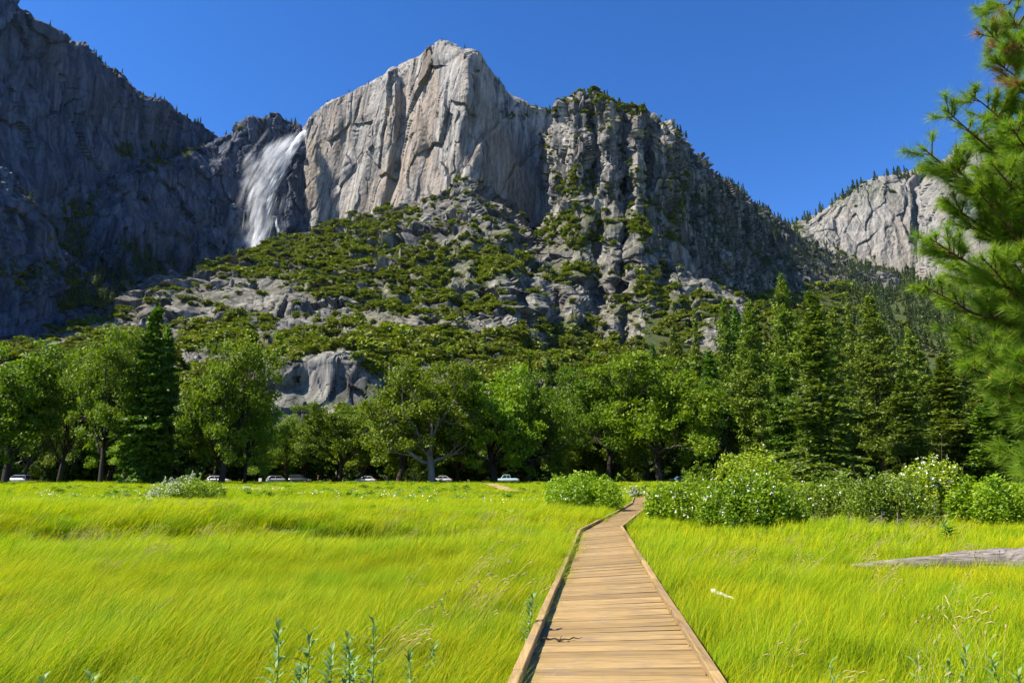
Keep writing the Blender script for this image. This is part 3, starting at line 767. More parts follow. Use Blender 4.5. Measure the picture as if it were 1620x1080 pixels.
T('oak_tree', OAKS[2], 1130, 142, 600, 120, 'oak squeezed between the largest yellow-green oak and the tall pines', 'oak tree', rz=0.3)
T('pine_tree', PINES[0], 1203, 136, 478, 74, 'slender tall pine with bare brown lower trunk beside the largest oak', 'pine tree', rz=1.2)
T('pine_tree', PINES[2], 1258, 150, 436, 78, 'tallest pine, dense dark spire behind the bright green cedar', 'pine tree', rz=2.2)
T('cedar_tree', CEDARS[1], 1246, 126, 572, 68, 'bright green young cedar at the foot of the tallest pine', 'cedar tree', rz=0.2)
T('fir_tree', FIRS[0], 1302, 112, 462, 150, 'wide drooping conifer with a pale twisted trunk behind the low shrubs', 'conifer', rz=0.7, wood_mat=M_greybark)
T('pine_tree', PINES[1], 1400, 132, 468, 100, 'open crowned pine next to the wide drooping conifer', 'pine tree', rz=0.2)
T('fir_tree', FIRS[1], 1440, 120, 580, 110, 'mid height dark fir behind the flowering shrub', 'conifer', rz=1.7)
T('fir_tree', FIRS[0], 1515, 126, 560, 130, 'broad dark fir standing in shade beside the long-needled pine', 'conifer', rz=3.7)
T('cedar_tree', CEDARS[0], 1590, 118, 590, 110, 'dark cedar behind the long-needled pine boughs', 'cedar tree', rz=3.1)
FRONT = [(o.location.x / o.location.y, o['label']) for o in COL.objects if o.get('label') and o.get('category') in ('oak tree', 'cedar tree', 'pine tree', 'conifer')]
SHORT = {'broad oak at': 'broad end oak', 'slim oak bet': 'slim oak', 'tall oak wit': 'tall bare-trunked oak', 'tall dark co': 'tall conical cedar', 'shorter dark': 'shorter dark cedar', 'spreading oa': 'spreading forked oak', 'rounded oak ': 'rounded oak by the fork',
         'small round ': 'small round oak', 'bright green': 'bright green oak or cedar', 'oak with a l': 'leaning pale oak', 'large oak wi': 'straight pale-trunked oak', 'oak with twi': 'twin-stemmed oak', 'dark crowned': 'dark crowned oak', 'soft yellow-': 'oak with hanging dead limbs',
         'largest yell': 'largest yellow-green oak', 'oak squeezed': 'oak squeezed beside the pines', 'slender tall': 'slender tall pine', 'tallest pine': 'tallest pine', 'wide droopin': 'wide drooping conifer', 'open crowned': 'open crowned pine', 'mid height d': 'mid height dark fir',
         'broad dark f': 'broad dark fir', 'dark cedar b': 'cedar behind the long-needled pine'}
def behind(u):
    l = min(FRONT, key=lambda f: abs(f[0] - (u - CX) / FPX * 0.985))[1]
    return SHORT[l[:12]] if not l.startswith('bright green') else ('bright green round oak' if 'round' in l else 'bright green young cedar')
# second row
for k, (u, Y, vt, w, fam) in enumerate([(1075, 190, 514, 52, 'P'), (1110, 185, 490, 52, 'F'), (1160, 175, 474, 60, 'P'), (1178, 182, 485, 55, 'C'), (1340, 160, 492, 80, 'P'), (1365, 175, 470, 70, 'F'), (1040, 215, 545, 40, 'C'),
                                        (838, 230, 556, 46, 'F'), (868, 240, 566, 40, 'C'), (890, 225, 562, 44, 'F'), (926, 240, 585, 40, 'F'), (905, 150, 640, 46, 'F'), (1460, 165, 520, 70, 'P'), (1545, 170, 500, 80, 'P'), (1225, 175, 520, 60, 'F')]):
    fam_p = {'P': PINES, 'F': FIRS, 'C': CEDARS}[fam]
    T({'P': 'pine_tree', 'F': 'fir_tree', 'C': 'cedar_tree'}[fam], fam_p[k % len(fam_p)], u, Y, vt, w, 'pointed %s rising behind the %s' % ({'P': 'pine', 'F': 'fir', 'C': 'cedar'}[fam], behind(u)), 'conifer', 'conifers of the second row', rz=k * 1.3)
k = 0
for row, (Y, step) in enumerate(((166, 50), (192, 58), (228, 62))):
    u = -60 + 20 * row
    while u < 1660:
        uu = u + R_.uniform(-18, 18); yy = Y + R_.uniform(-12, 12)
        if uu < 1060:
            vt = 640 - 0.10 * (yy - 150) + R_.uniform(-28, 22) + (52 if 395 < uu < 610 else 0)
            T('oak_tree', OAKS[k % 6], uu, yy, vt, R_.uniform(85, 125) * 150 / yy, 'oak in the shady wood behind the ' + behind(uu), 'oak tree', 'oaks of the wood behind', rz=R_.uniform(0, 6))
        else:
            pr = (FIRS + CEDARS + PINES)[k % 7]
            T('fir_tree', pr, uu, yy, 585 - 0.1 * (yy - 150) + R_.uniform(-30, 40), R_.uniform(60, 90) * 150 / yy, 'conifer in the shady wood behind the ' + behind(uu), 'conifer', 'conifers of the wood behind', rz=R_.uniform(0, 6))
        k += 1
        u += step

# ------------------------------------------------------------------ trees and scrub on the mountain
def small_oak(seed, n=260, leaf=0.12, mat=None):
    rng = np.random.default_rng(seed); C = []
    for k in range(9):
        c = rng.normal(size=3) * np.array([0.24, 0.24, 0.13]) + np.array([0, 0, 0.5])
        d = rng.normal(size=(n // 9, 3)); d /= np.linalg.norm(d, axis=1, keepdims=True)
        C.append(c + d * (rng.uniform(0.3, 1, (n // 9, 1)) ** 0.5) * np.array([0.27, 0.27, 0.22]))
    v, q = leaf_quads(np.concatenate(C), leaf, rng, 0.6)
    mb = MB(); mb.add(v, q)
    return np_mesh('live_oak_crown', v, q, [mat or M_slopeoak], False)
def small_conifer(seed, mat):
    rng = np.random.default_rng(seed); C = []
    z = 0.12
    while z < 0.99:
        r = 0.5 * (1 - z) ** 0.9 + 0.02
        m = int(9 + 16 * r)
        a = rng.uniform(0, 2 * pi, m); rr = r * rng.uniform(0.3, 1.1, m)
        C.append(np.stack([np.cos(a) * rr, np.sin(a) * rr, z - 0.07 * rr + rng.normal(size=m) * 0.015], -1)); z += 0.045
    C = np.concatenate(C) * np.array([0.36, 0.36, 1])
    v, q = leaf_quads(C, 0.055, rng, 0.3, 0.8)
    mb = MB(); mb.add(v, q); mb.tube([(0, 0, -0.05), (0, 0, 0.5), (0, 0, 0.97)], [0.018, 0.012, 0.004], 4)
    f = [np.concatenate(mb.q), np.concatenate(mb.t)]
    return np_mesh('far_conifer', mb.verts(), f, [mat], False)
SOAK = [small_oak(s) for s in (51, 52, 53)]
SCON = [small_conifer(s, M_farcon) for s in (61, 62, 63)]
m_trunk = MB(); m_trunk.tube([(0, 0, -0.1), (0.01, 0, 0.25), (0.0, 0.02, 0.5)], [0.05, 0.035, 0.02], 5)
SO_TRUNK = m_trunk.mesh('live_oak_trunk', M_oakbark)

def surf(name, u, v):
    L = LAND[name]
    k = np.argmin((L['U'] - u) ** 2 + (L['V'] - v) ** 2)
    return L['G'].reshape(-1, 3)[k]
def sample(name, n, rng, weight=None, maxt=None):
    L = LAND[name]
    w = L['dens'].copy() if weight is None else weight(L)
    a = np.linalg.norm(np.cross(np.gradient(L['G'], axis=1), np.gradient(L['G'], axis=0)), axis=-1)
    w = w * a
    w[0] = w[-1] = 0
    w = w.ravel() / w.sum()
    k = rng.choice(len(w), n, p=w)
    return L['G'].reshape(-1, 3)[k], L['n'].reshape(-1, 3)[k], k

rng = np.random.default_rng(77)
pts, scl = [], []
def add_scrub(name, n, smin, smax, hz=0.8, weight=None):
    g, nn, k = sample(name, n, rng, weight)
    s = rng.uniform(smin, smax, n) ** 1.0
    g = g - nn * 0.5
    pts.append(g); scl.append(np.stack([s, s, s * rng.uniform(0.7, 1.1, n) * hz], -1))
def wslope(L):
    return np.clip(L['dens'] - 0.04, 0, 1) ** 1.15 * (0.15 + sstep(0.1, 0.5, L['n'][..., 2])) * (0.06 + sstep(-0.1, 0.28, fbm(L['G'] / 34, 3, 91)))
add_scrub('talus_slope', 12000, 5, 15, weight=wslope)
add_scrub('ribbed_buttress', 2600, 4, 11, weight=lambda L: wslope(L) * (L['U'] < 1075))
add_scrub('left_cliff', 250, 6, 13, weight=wslope)
add_scrub('left_buttress', 350, 5, 10, weight=wslope)
add_scrub('fall_cliff', 120, 6, 12, weight=lambda L: wslope(L) * (L['V'] < 300))
add_scrub('granite_peak', 350, 4, 9, weight=wslope)
add_scrub('canyon_cliff', 900, 8, 18, weight=wslope)
add_scrub('canyon_slope', 2200, 7, 15, weight=lambda L: np.where((L['U'] < 1380) & (L['U'] > 1040), 1.0, 0.15))
pts = np.concatenate(pts); scl = np.concatenate(scl); n = len(pts)
scatter('slope_scrub', pts, np.stack([rng.normal(size=n) * 0.12, rng.normal(size=n) * 0.12, rng.uniform(0, 6.28, n)], -1), scl, rng.integers(0, 3, n), SOAK,
        kind='stuff', label='olive green scrub oaks spread over the ledges of the granite slopes')
pts, scl = [], []
add_scrub('canyon_slope', 3000, 20, 36, 1.0, weight=lambda L: np.where(L['U'] > 1330, 1.0, 0.03) * (L['t'] > 1))
add_scrub('canyon_cliff', 260, 18, 34, 1.0, weight=lambda L: np.where(L['t'] < 1.1, 1.0, 0.0))
add_scrub('ribbed_buttress', 1300, 10, 22, 1.0, weight=lambda L: np.where((L['U'] > 1070) & (L['V'] > 290), 1.0, 0.0) * L['dens'])
add_scrub('talus_slope', 160, 10, 20, 1.0, weight=wslope)
add_scrub('left_cliff', 300, 10, 22, 1.0, weight=wslope)
add_scrub('fall_cliff', 500, 10, 24, 1.0, weight=lambda L: wslope(L) * (L['V'] > 330))
add_scrub('left_buttress', 160, 12, 24, 1.0, weight=wslope)
pts = np.concatenate(pts); scl = np.concatenate(scl); n = len(pts)
scatter('canyon_forest', pts, np.stack([rng.normal(size=n) * 0.04, rng.normal(size=n) * 0.04, rng.uniform(0, 6.28, n)], -1), scl, rng.integers(0, 3, n), SCON,
        kind='stuff', label='dark conifer forest climbing the side canyon below the pale cliffs')

# saplings and shade-dark bushes filling the wood
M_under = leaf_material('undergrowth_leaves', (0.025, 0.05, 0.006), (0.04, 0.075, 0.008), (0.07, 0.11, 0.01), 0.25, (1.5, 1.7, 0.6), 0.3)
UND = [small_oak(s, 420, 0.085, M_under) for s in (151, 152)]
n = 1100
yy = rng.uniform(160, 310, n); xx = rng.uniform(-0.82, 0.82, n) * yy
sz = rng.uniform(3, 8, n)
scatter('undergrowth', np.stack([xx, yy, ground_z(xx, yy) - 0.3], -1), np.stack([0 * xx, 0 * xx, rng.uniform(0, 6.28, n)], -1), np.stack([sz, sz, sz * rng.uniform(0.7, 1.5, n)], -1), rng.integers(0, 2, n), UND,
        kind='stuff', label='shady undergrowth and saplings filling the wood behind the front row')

# individually seen live oaks along the foot of the slope and on its ledges
belt = []
for k in range(60): belt.append((R_.uniform(560, 1010), R_.uniform(535, 598), R_.uniform(22, 38)))
for k in range(16): belt.append((R_.uniform(295, 420), R_.uniform(515, 552), R_.uniform(20, 34)))
for k in range(14): belt.append((R_.uniform(400, 600), R_.uniform(535, 562), R_.uniform(16, 26)))
for k in range(9): belt.append((R_.uniform(770, 830), R_.uniform(410, 440), R_.uniform(16, 24)))
for k in range(12): belt.append((R_.uniform(850, 1060), R_.uniform(420, 445), R_.uniform(13, 20)))
for k, (u, v, w) in enumerate(belt):
    b = surf('talus_slope', u, v); W = w / FPX * b[1]
    where = 'at the foot of the granite slope behind the oaks' if v > 500 and u > 555 else ('on the ledge below the sunlit slab' if v > 500 else 'on a ledge high on the granite slope')
    e = link('live_oak_tree', None, loc=b - np.array([0, 0, W * 0.12]), rz=R_.uniform(0, 6), scale=(W, W, W * R_.uniform(0.8, 1.05)))
    tag(e, 'round dark green live oak ' + where, 'oak tree', 'live oaks ' + where)
    link('crown', SOAK[k % 3], e); link('trunk', SO_TRUNK, e)
for k in range(70):
    u, v = R_.uniform(1090, 1345), R_.uniform(452, 520)
    b = surf('canyon_slope', u, v); W = R_.uniform(16, 28) / FPX * b[1]
    e = link('live_oak_tree', None, loc=b - np.array([0, 0, W * 0.12]), rz=R_.uniform(0, 6), scale=(W, W, W * R_.uniform(0.8, 1.0)))
    tag(e, 'yellow-green live oak on the sunny bank above the tall pines', 'oak tree', 'live oaks above the pines')
    link('crown', SOAK[k % 3], e); link('trunk', SO_TRUNK, e)

# pines along the rims
def rim(name, u0, u1, n, hpx, label, group, rows=(2, 9)):
    L = LAND[name]; top = int(np.argmax(L['t'][:, 0] >= round(L['t'][-1, 0]) - 1))
    for k in range(n):
        c = int(np.argmin(abs(L['U'][top] - R_.uniform(u0, u1))))
        r = min(L['G'].shape[0] - 1, top + R_.randint(*rows))
        g = L['G'][r, c]; H = R_.uniform(0.55, 1.25) * hpx / FPX * g[1]
        o = link('rim_pine', SCON[k % 3], loc=g - np.array([0, 0, 1.5]), rz=R_.uniform(0, 6), scale=(H * R_.uniform(0.8, 1.3), H * R_.uniform(0.8, 1.3), H))
        tag(o, label, 'pine tree', group)
rim('left_cliff', 70, 345, 46, 12, 'small pine on the rim of the shaded cliff', 'pines on the shaded rim', (-2, 5))
rim('fall_cliff', 350, 475, 16, 10, 'small pine on the knoll beside the waterfall lip', 'pines by the fall', (-2, 5))
rim('granite_peak', 690, 890, 34, 11, 'small pine on the right shoulder of the great granite peak', 'pines on the peak', (-2, 5))
rim('granite_peak', 500, 600, 6, 8, 'small pine on the long sloping shoulder of the great granite peak', 'pines on the long shoulder', (-1, 4))
rim('ribbed_buttress', 905, 1070, 60, 15, 'pine crowning the ribbed buttress', 'pines crowning the buttress', (-3, 8))
rim('ribbed_buttress', 1070, 1260, 44, 13, 'pine along the shaded descending ridge', 'pines on the descending ridge', (-2, 5))
rim('canyon_cliff', 1245, 1475, 70, 16, 'pine along the rim of the pale canyon cliff', 'pines above the canyon cliff', (-3, 8))
# ------------------------------------------------------------------ boardwalk
def wood_material(name, a, b, c3, rail=False):
    m, nt, out = new_mat(name)
    oi = nt.nodes.new('ShaderNodeObjectInfo')
    g = nt.nodes.new('ShaderNodeNewGeometry').outputs['Position']
    ad = nt.nodes.new('ShaderNodeVectorMath'); ad.operation = 'ADD'
    cb = nt.nodes.new('ShaderNodeCombineXYZ')
    nt.links.new(math_n(nt, 'MULTIPLY', oi.outputs['Random'], 37.0), cb.inputs[0]); nt.links.new(math_n(nt, 'MULTIPLY', oi.outputs['Random'], 91.0), cb.inputs[2])
    nt.links.new(g, ad.inputs[0]); nt.links.new(cb.outputs[0], ad.inputs[1])
    mp = nt.nodes.new('ShaderNodeMapping'); mp.inputs['Scale'].default_value = (22, 1.6, 22) if rail else (1.6, 26, 26)
    nt.links.new(ad.outputs[0], mp.inputs['Vector'])
    gr = noise_n(nt, mp.outputs[0], 1, 6, 0.65, 0.9)
    bl = noise_n(nt, ad.outputs[0], 2.5, 4, 0.6, 0.3)
    c = ramp(nt, gr, [(0.30, c3), (0.47, a), (0.68, b)])
    hv = nt.nodes.new('ShaderNodeHueSaturation'); mr = nt.nodes.new('ShaderNodeMapRange')
    mr.inputs['To Min'].default_value, mr.inputs['To Max'].default_value = 0.72, 1.18
    nt.links.new(math_n(nt, 'FRACT', math_n(nt, 'MULTIPLY', oi.outputs['Random'], 13.7)), mr.inputs[0]); nt.links.new(mr.outputs[0], hv.inputs['Value'])
    nt.links.new(c, hv.inputs['Color'])
    c = mixc(nt, ramp(nt, bl, [(0.50, (0, 0, 0)), (0.72, (0.7, 0.7, 0.7))]), hv.outputs[0], (0.17, 0.13, 0.09))
    principled(nt, out, c, 0.75, 0.25, bump_n(nt, gr, 0.5, 0.006))
    return m
M_plank = wood_material('plank_wood', (0.26, 0.175, 0.072), (0.33, 0.235, 0.11), (0.13, 0.085, 0.04))
M_rail = wood_material('rail_wood', (0.28, 0.19, 0.08), (0.35, 0.25, 0.12), (0.15, 0.10, 0.045), True)
M_nail = plain('nail_heads', (0.05, 0.045, 0.04), 0.5, 0.5)

rb = random.Random(8)
walk = link('boardwalk', None, loc=(0, 0, 0))
tag(walk, 'long narrow plank boardwalk with low kerb rails crossing the meadow', 'boardwalk')
def plank_mesh(l0, r0, r1, l1, th=0.045, ch=0.006, extra=0.0):
    """slab between two cross lines, upper edges chamfered"""
    A = np.array([l0, r0, r1, l1]); cen = A.mean(0)
    inn = A + (cen - A) * np.array([0.0, 1, 0]) * (ch / max(1e-6, abs(A[:, 1] - cen[1]).mean()))
    top = inn.copy(); mid = A - np.array([0, 0, ch]); bot = A - np.array([0, 0, th])
    v = np.concatenate([top, mid, bot])
    q = [[0, 1, 2, 3], [11, 10, 9, 8]]
    for a in range(4):
        b_ = (a + 1) % 4
        q += [[4 + a, 4 + b_, b_, a], [8 + a, 8 + b_, 4 + b_, 4 + a]]
    return np_mesh('plank', v, np.array(q), [M_plank])
nplank = 0
for s in range(len(DECK_L) - 1):
    L0, L1, R0, R1 = DECK_L[s], DECK_L[s + 1], DECK_R[s], DECK_R[s + 1]
    length = (np.linalg.norm(L1 - L0) + np.linalg.norm(R1 - R0)) / 2
    n = max(1, int(round(length / 0.215)))
    cuts = (np.arange(n + 1) + np.array([0] + [rb.uniform(-0.1, 0.1) for _ in range(n - 1)] + [0])) / n
    for k in range(n):
        g = 0.0045 / length * rb.uniform(0.7, 2.2)
        a, b_ = cuts[k] + g, cuts[k + 1] - g
        l0, l1, r0, r1 = L0 + (L1 - L0) * a, L0 + (L1 - L0) * b_, R0 + (R1 - R0) * a, R0 + (R1 - R0) * b_
        o = (r0 - l0) / np.linalg.norm(r0 - l0)
        e1, e2 = 0.11 + rb.uniform(0, 0.03), 0.11 + rb.uniform(0, 0.03)
        dz = np.array([0, 0, rb.uniform(-0.005, 0.005)]); tz = np.array([0, 0, rb.uniform(-0.004, 0.004)])
        link('plank', plank_mesh(l0 - o * e1 + dz + tz, r0 + o * e2 + dz - tz, r1 + o * e2 + dz - tz, l1 - o * e1 + dz + tz), walk); nplank += 1
RAILS = []
for side, E in ((-1, DECK_L), (1, DECK_R)):
    for s in range(len(E) - 1):
        a, b_ = E[s], E[s + 1]; d = b_ - a; Ls = np.linalg.norm(d); d = d / Ls
        nrm = np.array([d[1], -d[0], 0]) * side; nrm /= np.linalg.norm(nrm)
        n = max(1, int(round(Ls / 2.6)))
        for k in range(n):
            p, q = a + d * (Ls * k / n + 0.004), a + d * (Ls * (k + 1) / n - 0.004)
            off = nrm * (0.05 + rb.uniform(-0.006, 0.006))
            pts = []
            w, h0, h1, ch = 0.042, 0.030, 0.096, 0.008
            up = np.array([0, 0, 1.0])
            prof = [(-w, h0), (w, h0), (w, h1 - ch), (w - ch, h1), (-w + ch, h1), (-w, h1 - ch)]
            v = [c + off + nrm * x + up * (z + 0.003) for c in (p, q) for (x, z) in prof]
            f = np.array([[i_, (i_ + 1) % 6, 6 + (i_ + 1) % 6, 6 + i_] for i_ in range(6)] + [[0, 5, 4, 3], [0, 3, 2, 1], [6, 7, 8, 9], [6, 9, 10, 11]])
            link('kerb_rail', np_mesh('kerb_rail', np.array(v), f, [M_rail]), walk)
            for t in (0.12, 0.5, 0.88):
                c = p + (q - p) * t + off
                mb = MB(); M3 = np.stack([nrm, d, up], 1)
                mb.box(c + up * 0.0165, (w * 0.9, 0.09, 0.0145), M3)
                link('rail_block', mb.mesh('rail_block', M_rail), walk)
        # stringer under the plank ends
        mb = MB(); up = np.array([0, 0, 1.0]); c = (a + b_) / 2 + nrm * 0.04 - up * 0.16
        mb.box(c, (0.04, Ls / 2, 0.11), np.stack([nrm, d, up], 1))
        link('stringer', mb.mesh('stringer', M_rail), walk)
# a dark twig lying across the planks
def at_deck(u, v):
    return unproject_deck(u, v)
mb = MB(); p0 = at_deck(855, 1014); p1 = at_deck(922, 1012)
pts = [p0 + (p1 - p0) * t + np.array([0, 0.03 * sin(9 * t), 0.012 + 0.012 * sin(14 * t) ** 2]) for t in np.linspace(0, 1, 10)]
mb.tube(pts, np.linspace(0.013, 0.004, 10) * (1 + 0.3 * np.sin(np.arange(10) * 2)), 6)
mb.tube([pts[4], pts[4] + np.array([0.03, 0.07, 0.03])], [0.006, 0.002], 5)
tag(link('twig', mb.mesh('twig', M_oakbark)), 'thin dark twig lying on the near boardwalk planks', 'twig')

# ------------------------------------------------------------------ grass
def grass_material():
    m, nt, out = new_mat('meadow_grass')
    geo = nt.nodes.new('ShaderNodeNewGeometry')
    at = nt.nodes.new('ShaderNodeAttribute'); at.attribute_name = 'along'
    c = ramp(nt, geo.outputs['Random Per Island'], [(0.0, (0.05, 0.12, 0.001)), (0.3, (0.16, 0.265, 0.001)), (0.6, (0.27, 0.35, 0.001)), (0.85, (0.375, 0.40, 0.002)), (0.95, (0.45, 0.41, 0.015)), (1.0, (0.60, 0.54, 0.20))])
    w1 = noise_n(nt, pos_scaled(nt, (0.16, 0.28, 0.0)), 1, 4, 0.6, 0.4)
    c = mixc(nt, ramp(nt, w1, [(0.40, (0, 0, 0)), (0.62, (0.75, 0.75, 0.75))]), c, mixc(nt, 1.0, c, (1.35, 1.05, 0.7), 'MULTIPLY'))
    w2 = noise_n(nt, pos_scaled(nt, (0.5, 0.8, 0.0)), 1, 4, 0.6, 0.4)
    c = mixc(nt, ramp(nt, w2, [(0.48, (0, 0, 0)), (0.66, (0.9, 0.9, 0.9))]), c, mixc(nt, 1.0, c, (0.55, 0.85, 0.9), 'MULTIPLY'))
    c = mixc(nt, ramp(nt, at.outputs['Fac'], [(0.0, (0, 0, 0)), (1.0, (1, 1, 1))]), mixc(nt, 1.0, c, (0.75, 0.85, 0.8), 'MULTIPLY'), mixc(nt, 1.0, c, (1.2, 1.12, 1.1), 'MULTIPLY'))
    b = principled(nt, None, c, 0.65, 0.12)
    tr = nt.nodes.new('ShaderNodeBsdfTranslucent'); nt.links.new(mixc(nt, 1.0, c, (1.25, 1.35, 0.6), 'MULTIPLY'), tr.inputs[0])
    mx = nt.nodes.new('ShaderNodeMixShader'); mx.inputs[0].default_value = 0.42
    nt.links.new(b.outputs[0], mx.inputs[1]); nt.links.new(tr.outputs[0], mx.inputs[2]); nt.links.new(mx.outputs[0], out.inputs[0])
    return m
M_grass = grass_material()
def tuft(seed, n, R, L0, L1, w, th0=0.25, th1=1.35, seg=3):
    rng = np.random.default_rng(seed)
    a = rng.uniform(0, 2 * pi, n); r = R * np.sqrt(rng.uniform(0, 1, n))
    root = np.stack([r * np.cos(a), r * np.sin(a), np.full(n, -0.03)], -1)
    az = rng.normal(0.35, 0.55, n); L = rng.uniform(L0, L1, n)
    t1 = rng.normal(th1, 0.3, n); t0 = np.abs(rng.normal(th0, 0.2, n))
    d = np.stack([np.cos(az), np.sin(az)], -1)
    sd = rng.normal(size=n) * 0.6 + az + pi / 2
    side = np.stack([np.cos(sd), np.sin(sd), 0.25 * rng.normal(size=n)], -1)
    p = root.copy(); V = []; al = []
    for k in range(seg + 1):
        f = k / seg
        ww = (w * rng.uniform(0.8, 1.2, n) * (1 - 0.75 * f ** 1.5))[:, None]
        if k < seg: V += [p - side * ww / 2, p + side * ww / 2]; al += [np.full(n, f)] * 2
        else: V += [p]; al += [np.full(n, f)]
        th = t0 + (t1 - t0) * f
        p = p + (L / seg)[:, None] * np.stack([np.sin(th) * d[:, 0], np.sin(th) * d[:, 1], np.cos(th)], -1)
    nv = 2 * seg + 1
    V = np.stack(V, 1).reshape(-1, 3); al = np.stack(al, 1).ravel()
    b = (np.arange(n) * nv)[:, None]
    q = np.concatenate([b + np.array([2 * k, 2 * k + 1, 2 * k + 3, 2 * k + 2]) for k in range(seg - 1)])
    t = b + np.array([2 * seg - 2, 2 * seg - 1, 2 * seg])
    return np_mesh('grass_tuft', V, [q, t], [M_grass], False, attrs={'along': al})
rng = np.random.default_rng(5)
def wedge(n, y0, y1, half=0.86):
    y = np.sqrt(rng.uniform(y0 ** 2, y1 ** 2, n)); x = rng.uniform(-half, half, n) * (y + 1.0)
    return x, y
def clear_deck(x, y, ml, mr):
    l, r = deck_edges(y)
    return ~((x > l - ml) & (x < r + mr) & (y < DECK_L[-1, 1]))
def grass_field(name, n, y0, y1, protos, smin, smax, ml, mr, label):
    x, y = wedge(n, y0, y1)
    k = clear_deck(x, y, ml, mr)
    lx = (x - 8.4) / 5.0
    k &= ~((abs(lx) < 1) & (y < 15.3 + 0.35 * lx) & (y > 13.6))          # flattened round the log
    x, y = x[k], y[k]; n = len(x)
    pn = np.stack([x / 3.5, y / 2.2, 0 * x], -1)
    s = rng.uniform(smin, smax, n) * (1.0 + 0.38 * fbm(pn, 3, 31))
    yaw = 0.5 * fbm(pn * 0.8, 2, 37) + rng.normal(size=n) * 0.22
    rot = np.stack([rng.normal(size=n) * 0.05, rng.normal(size=n) * 0.05, yaw], -1)
    return scatter(name, np.stack([x, y, ground_z(x, y)], -1), rot, np.stack([s, s, s * rng.uniform(0.75, 1.25, n)], -1), rng.integers(0, len(protos), n), protos, kind='stuff', label=label)
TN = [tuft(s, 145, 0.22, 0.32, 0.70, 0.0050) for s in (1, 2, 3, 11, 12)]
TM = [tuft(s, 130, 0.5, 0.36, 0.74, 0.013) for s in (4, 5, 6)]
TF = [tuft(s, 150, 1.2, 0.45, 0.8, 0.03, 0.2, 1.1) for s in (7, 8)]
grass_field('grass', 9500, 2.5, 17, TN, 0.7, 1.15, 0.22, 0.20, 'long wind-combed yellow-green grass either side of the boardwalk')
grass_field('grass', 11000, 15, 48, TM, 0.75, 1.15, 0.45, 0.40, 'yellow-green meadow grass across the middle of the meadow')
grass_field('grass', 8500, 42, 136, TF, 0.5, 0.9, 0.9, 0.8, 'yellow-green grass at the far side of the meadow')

# dry seed stems standing among the grass
M_straw = plain('dry_straw', (0.30, 0.25, 0.09), 0.8, 0.2)
def straw(seed):
    rng = np.random.default_rng(seed); mb = MB()
    for k in range(7):
        b0 = np.array([rng.normal() * 0.12, rng.normal() * 0.12, 0]); L = rng.uniform(0.55, 0.95); az = rng.normal(0.3, 0.5)
        d = np.array([cos(az), sin(az), 0]); t = np.linspace(0, 1, 4)
        pts = b0 + d * (0.55 * L * t ** 2)[:, None] + np.array([0, 0, L * 0.85]) * t[:, None]
        mb.tube(pts, [0.0025, 0.002, 0.0018, 0.0015], 3, cap=False)
        mb.tube([pts[-1], pts[-1] + d * 0.05 + np.array([0, 0, 0.02]), pts[-1] + d * 0.09], [0.003, 0.008, 0.002], 4, cap=False)
    return mb.mesh('seed_stems', M_straw)
rng = np.random.default_rng(15)
x, y = wedge(650, 4, 26); k = clear_deck(x, y, 0.3, 0.2); x, y = x[k], y[k]
k = fbm(np.stack([x / 3, y / 3, 0 * x], -1), 3, 61) > 0.05; x, y = x[k], y[k]; n = len(x); s = rng.uniform(0.7, 1.15, n)
scatter('seed_stems', np.stack([x, y, ground_z(x, y)], -1), np.stack([0 * x, 0 * x, rng.normal(size=n) * 0.4], -1), np.stack([s, s, s], -1), rng.integers(0, 3, n), [straw(1), straw(2), straw(3)], kind='stuff', label='dry straw-coloured seed stems standing among the meadow grass')
# leafy herbs colouring the middle of the meadow
M_herb = leaf_material('meadow_herb_leaves', (0.10, 0.20, 0.006), (0.17, 0.29, 0.008), (0.27, 0.38, 0.02), 0.32, (1.4, 1.5, 0.6), 0.2, 0.5)
HB = [small_oak(s_, 200, 0.10, M_herb) for s_ in (251, 252)]
x, y = wedge(1500, 27, 110); k = clear_deck(x, y, 1.2, 1.2); x, y = x[k], y[k]
k = (fbm(np.stack([x / 7, y / 9, 0 * x], -1), 3, 71) > 0.06) & ((x < 4) | (y > 50)); x, y = x[k], y[k]; n = len(x); s = rng.uniform(0.45, 1.1, n)
scatter('meadow_herbs', np.stack([x, y, ground_z(x, y) + 0.12], -1), np.stack([0 * x, 0 * x, rng.uniform(0, 6.28, n)], -1), np.stack([s, s, s * 0.6], -1), rng.integers(0, 2, n), HB, kind='stuff', label='patches of leafy bright green herbs across the middle meadow')
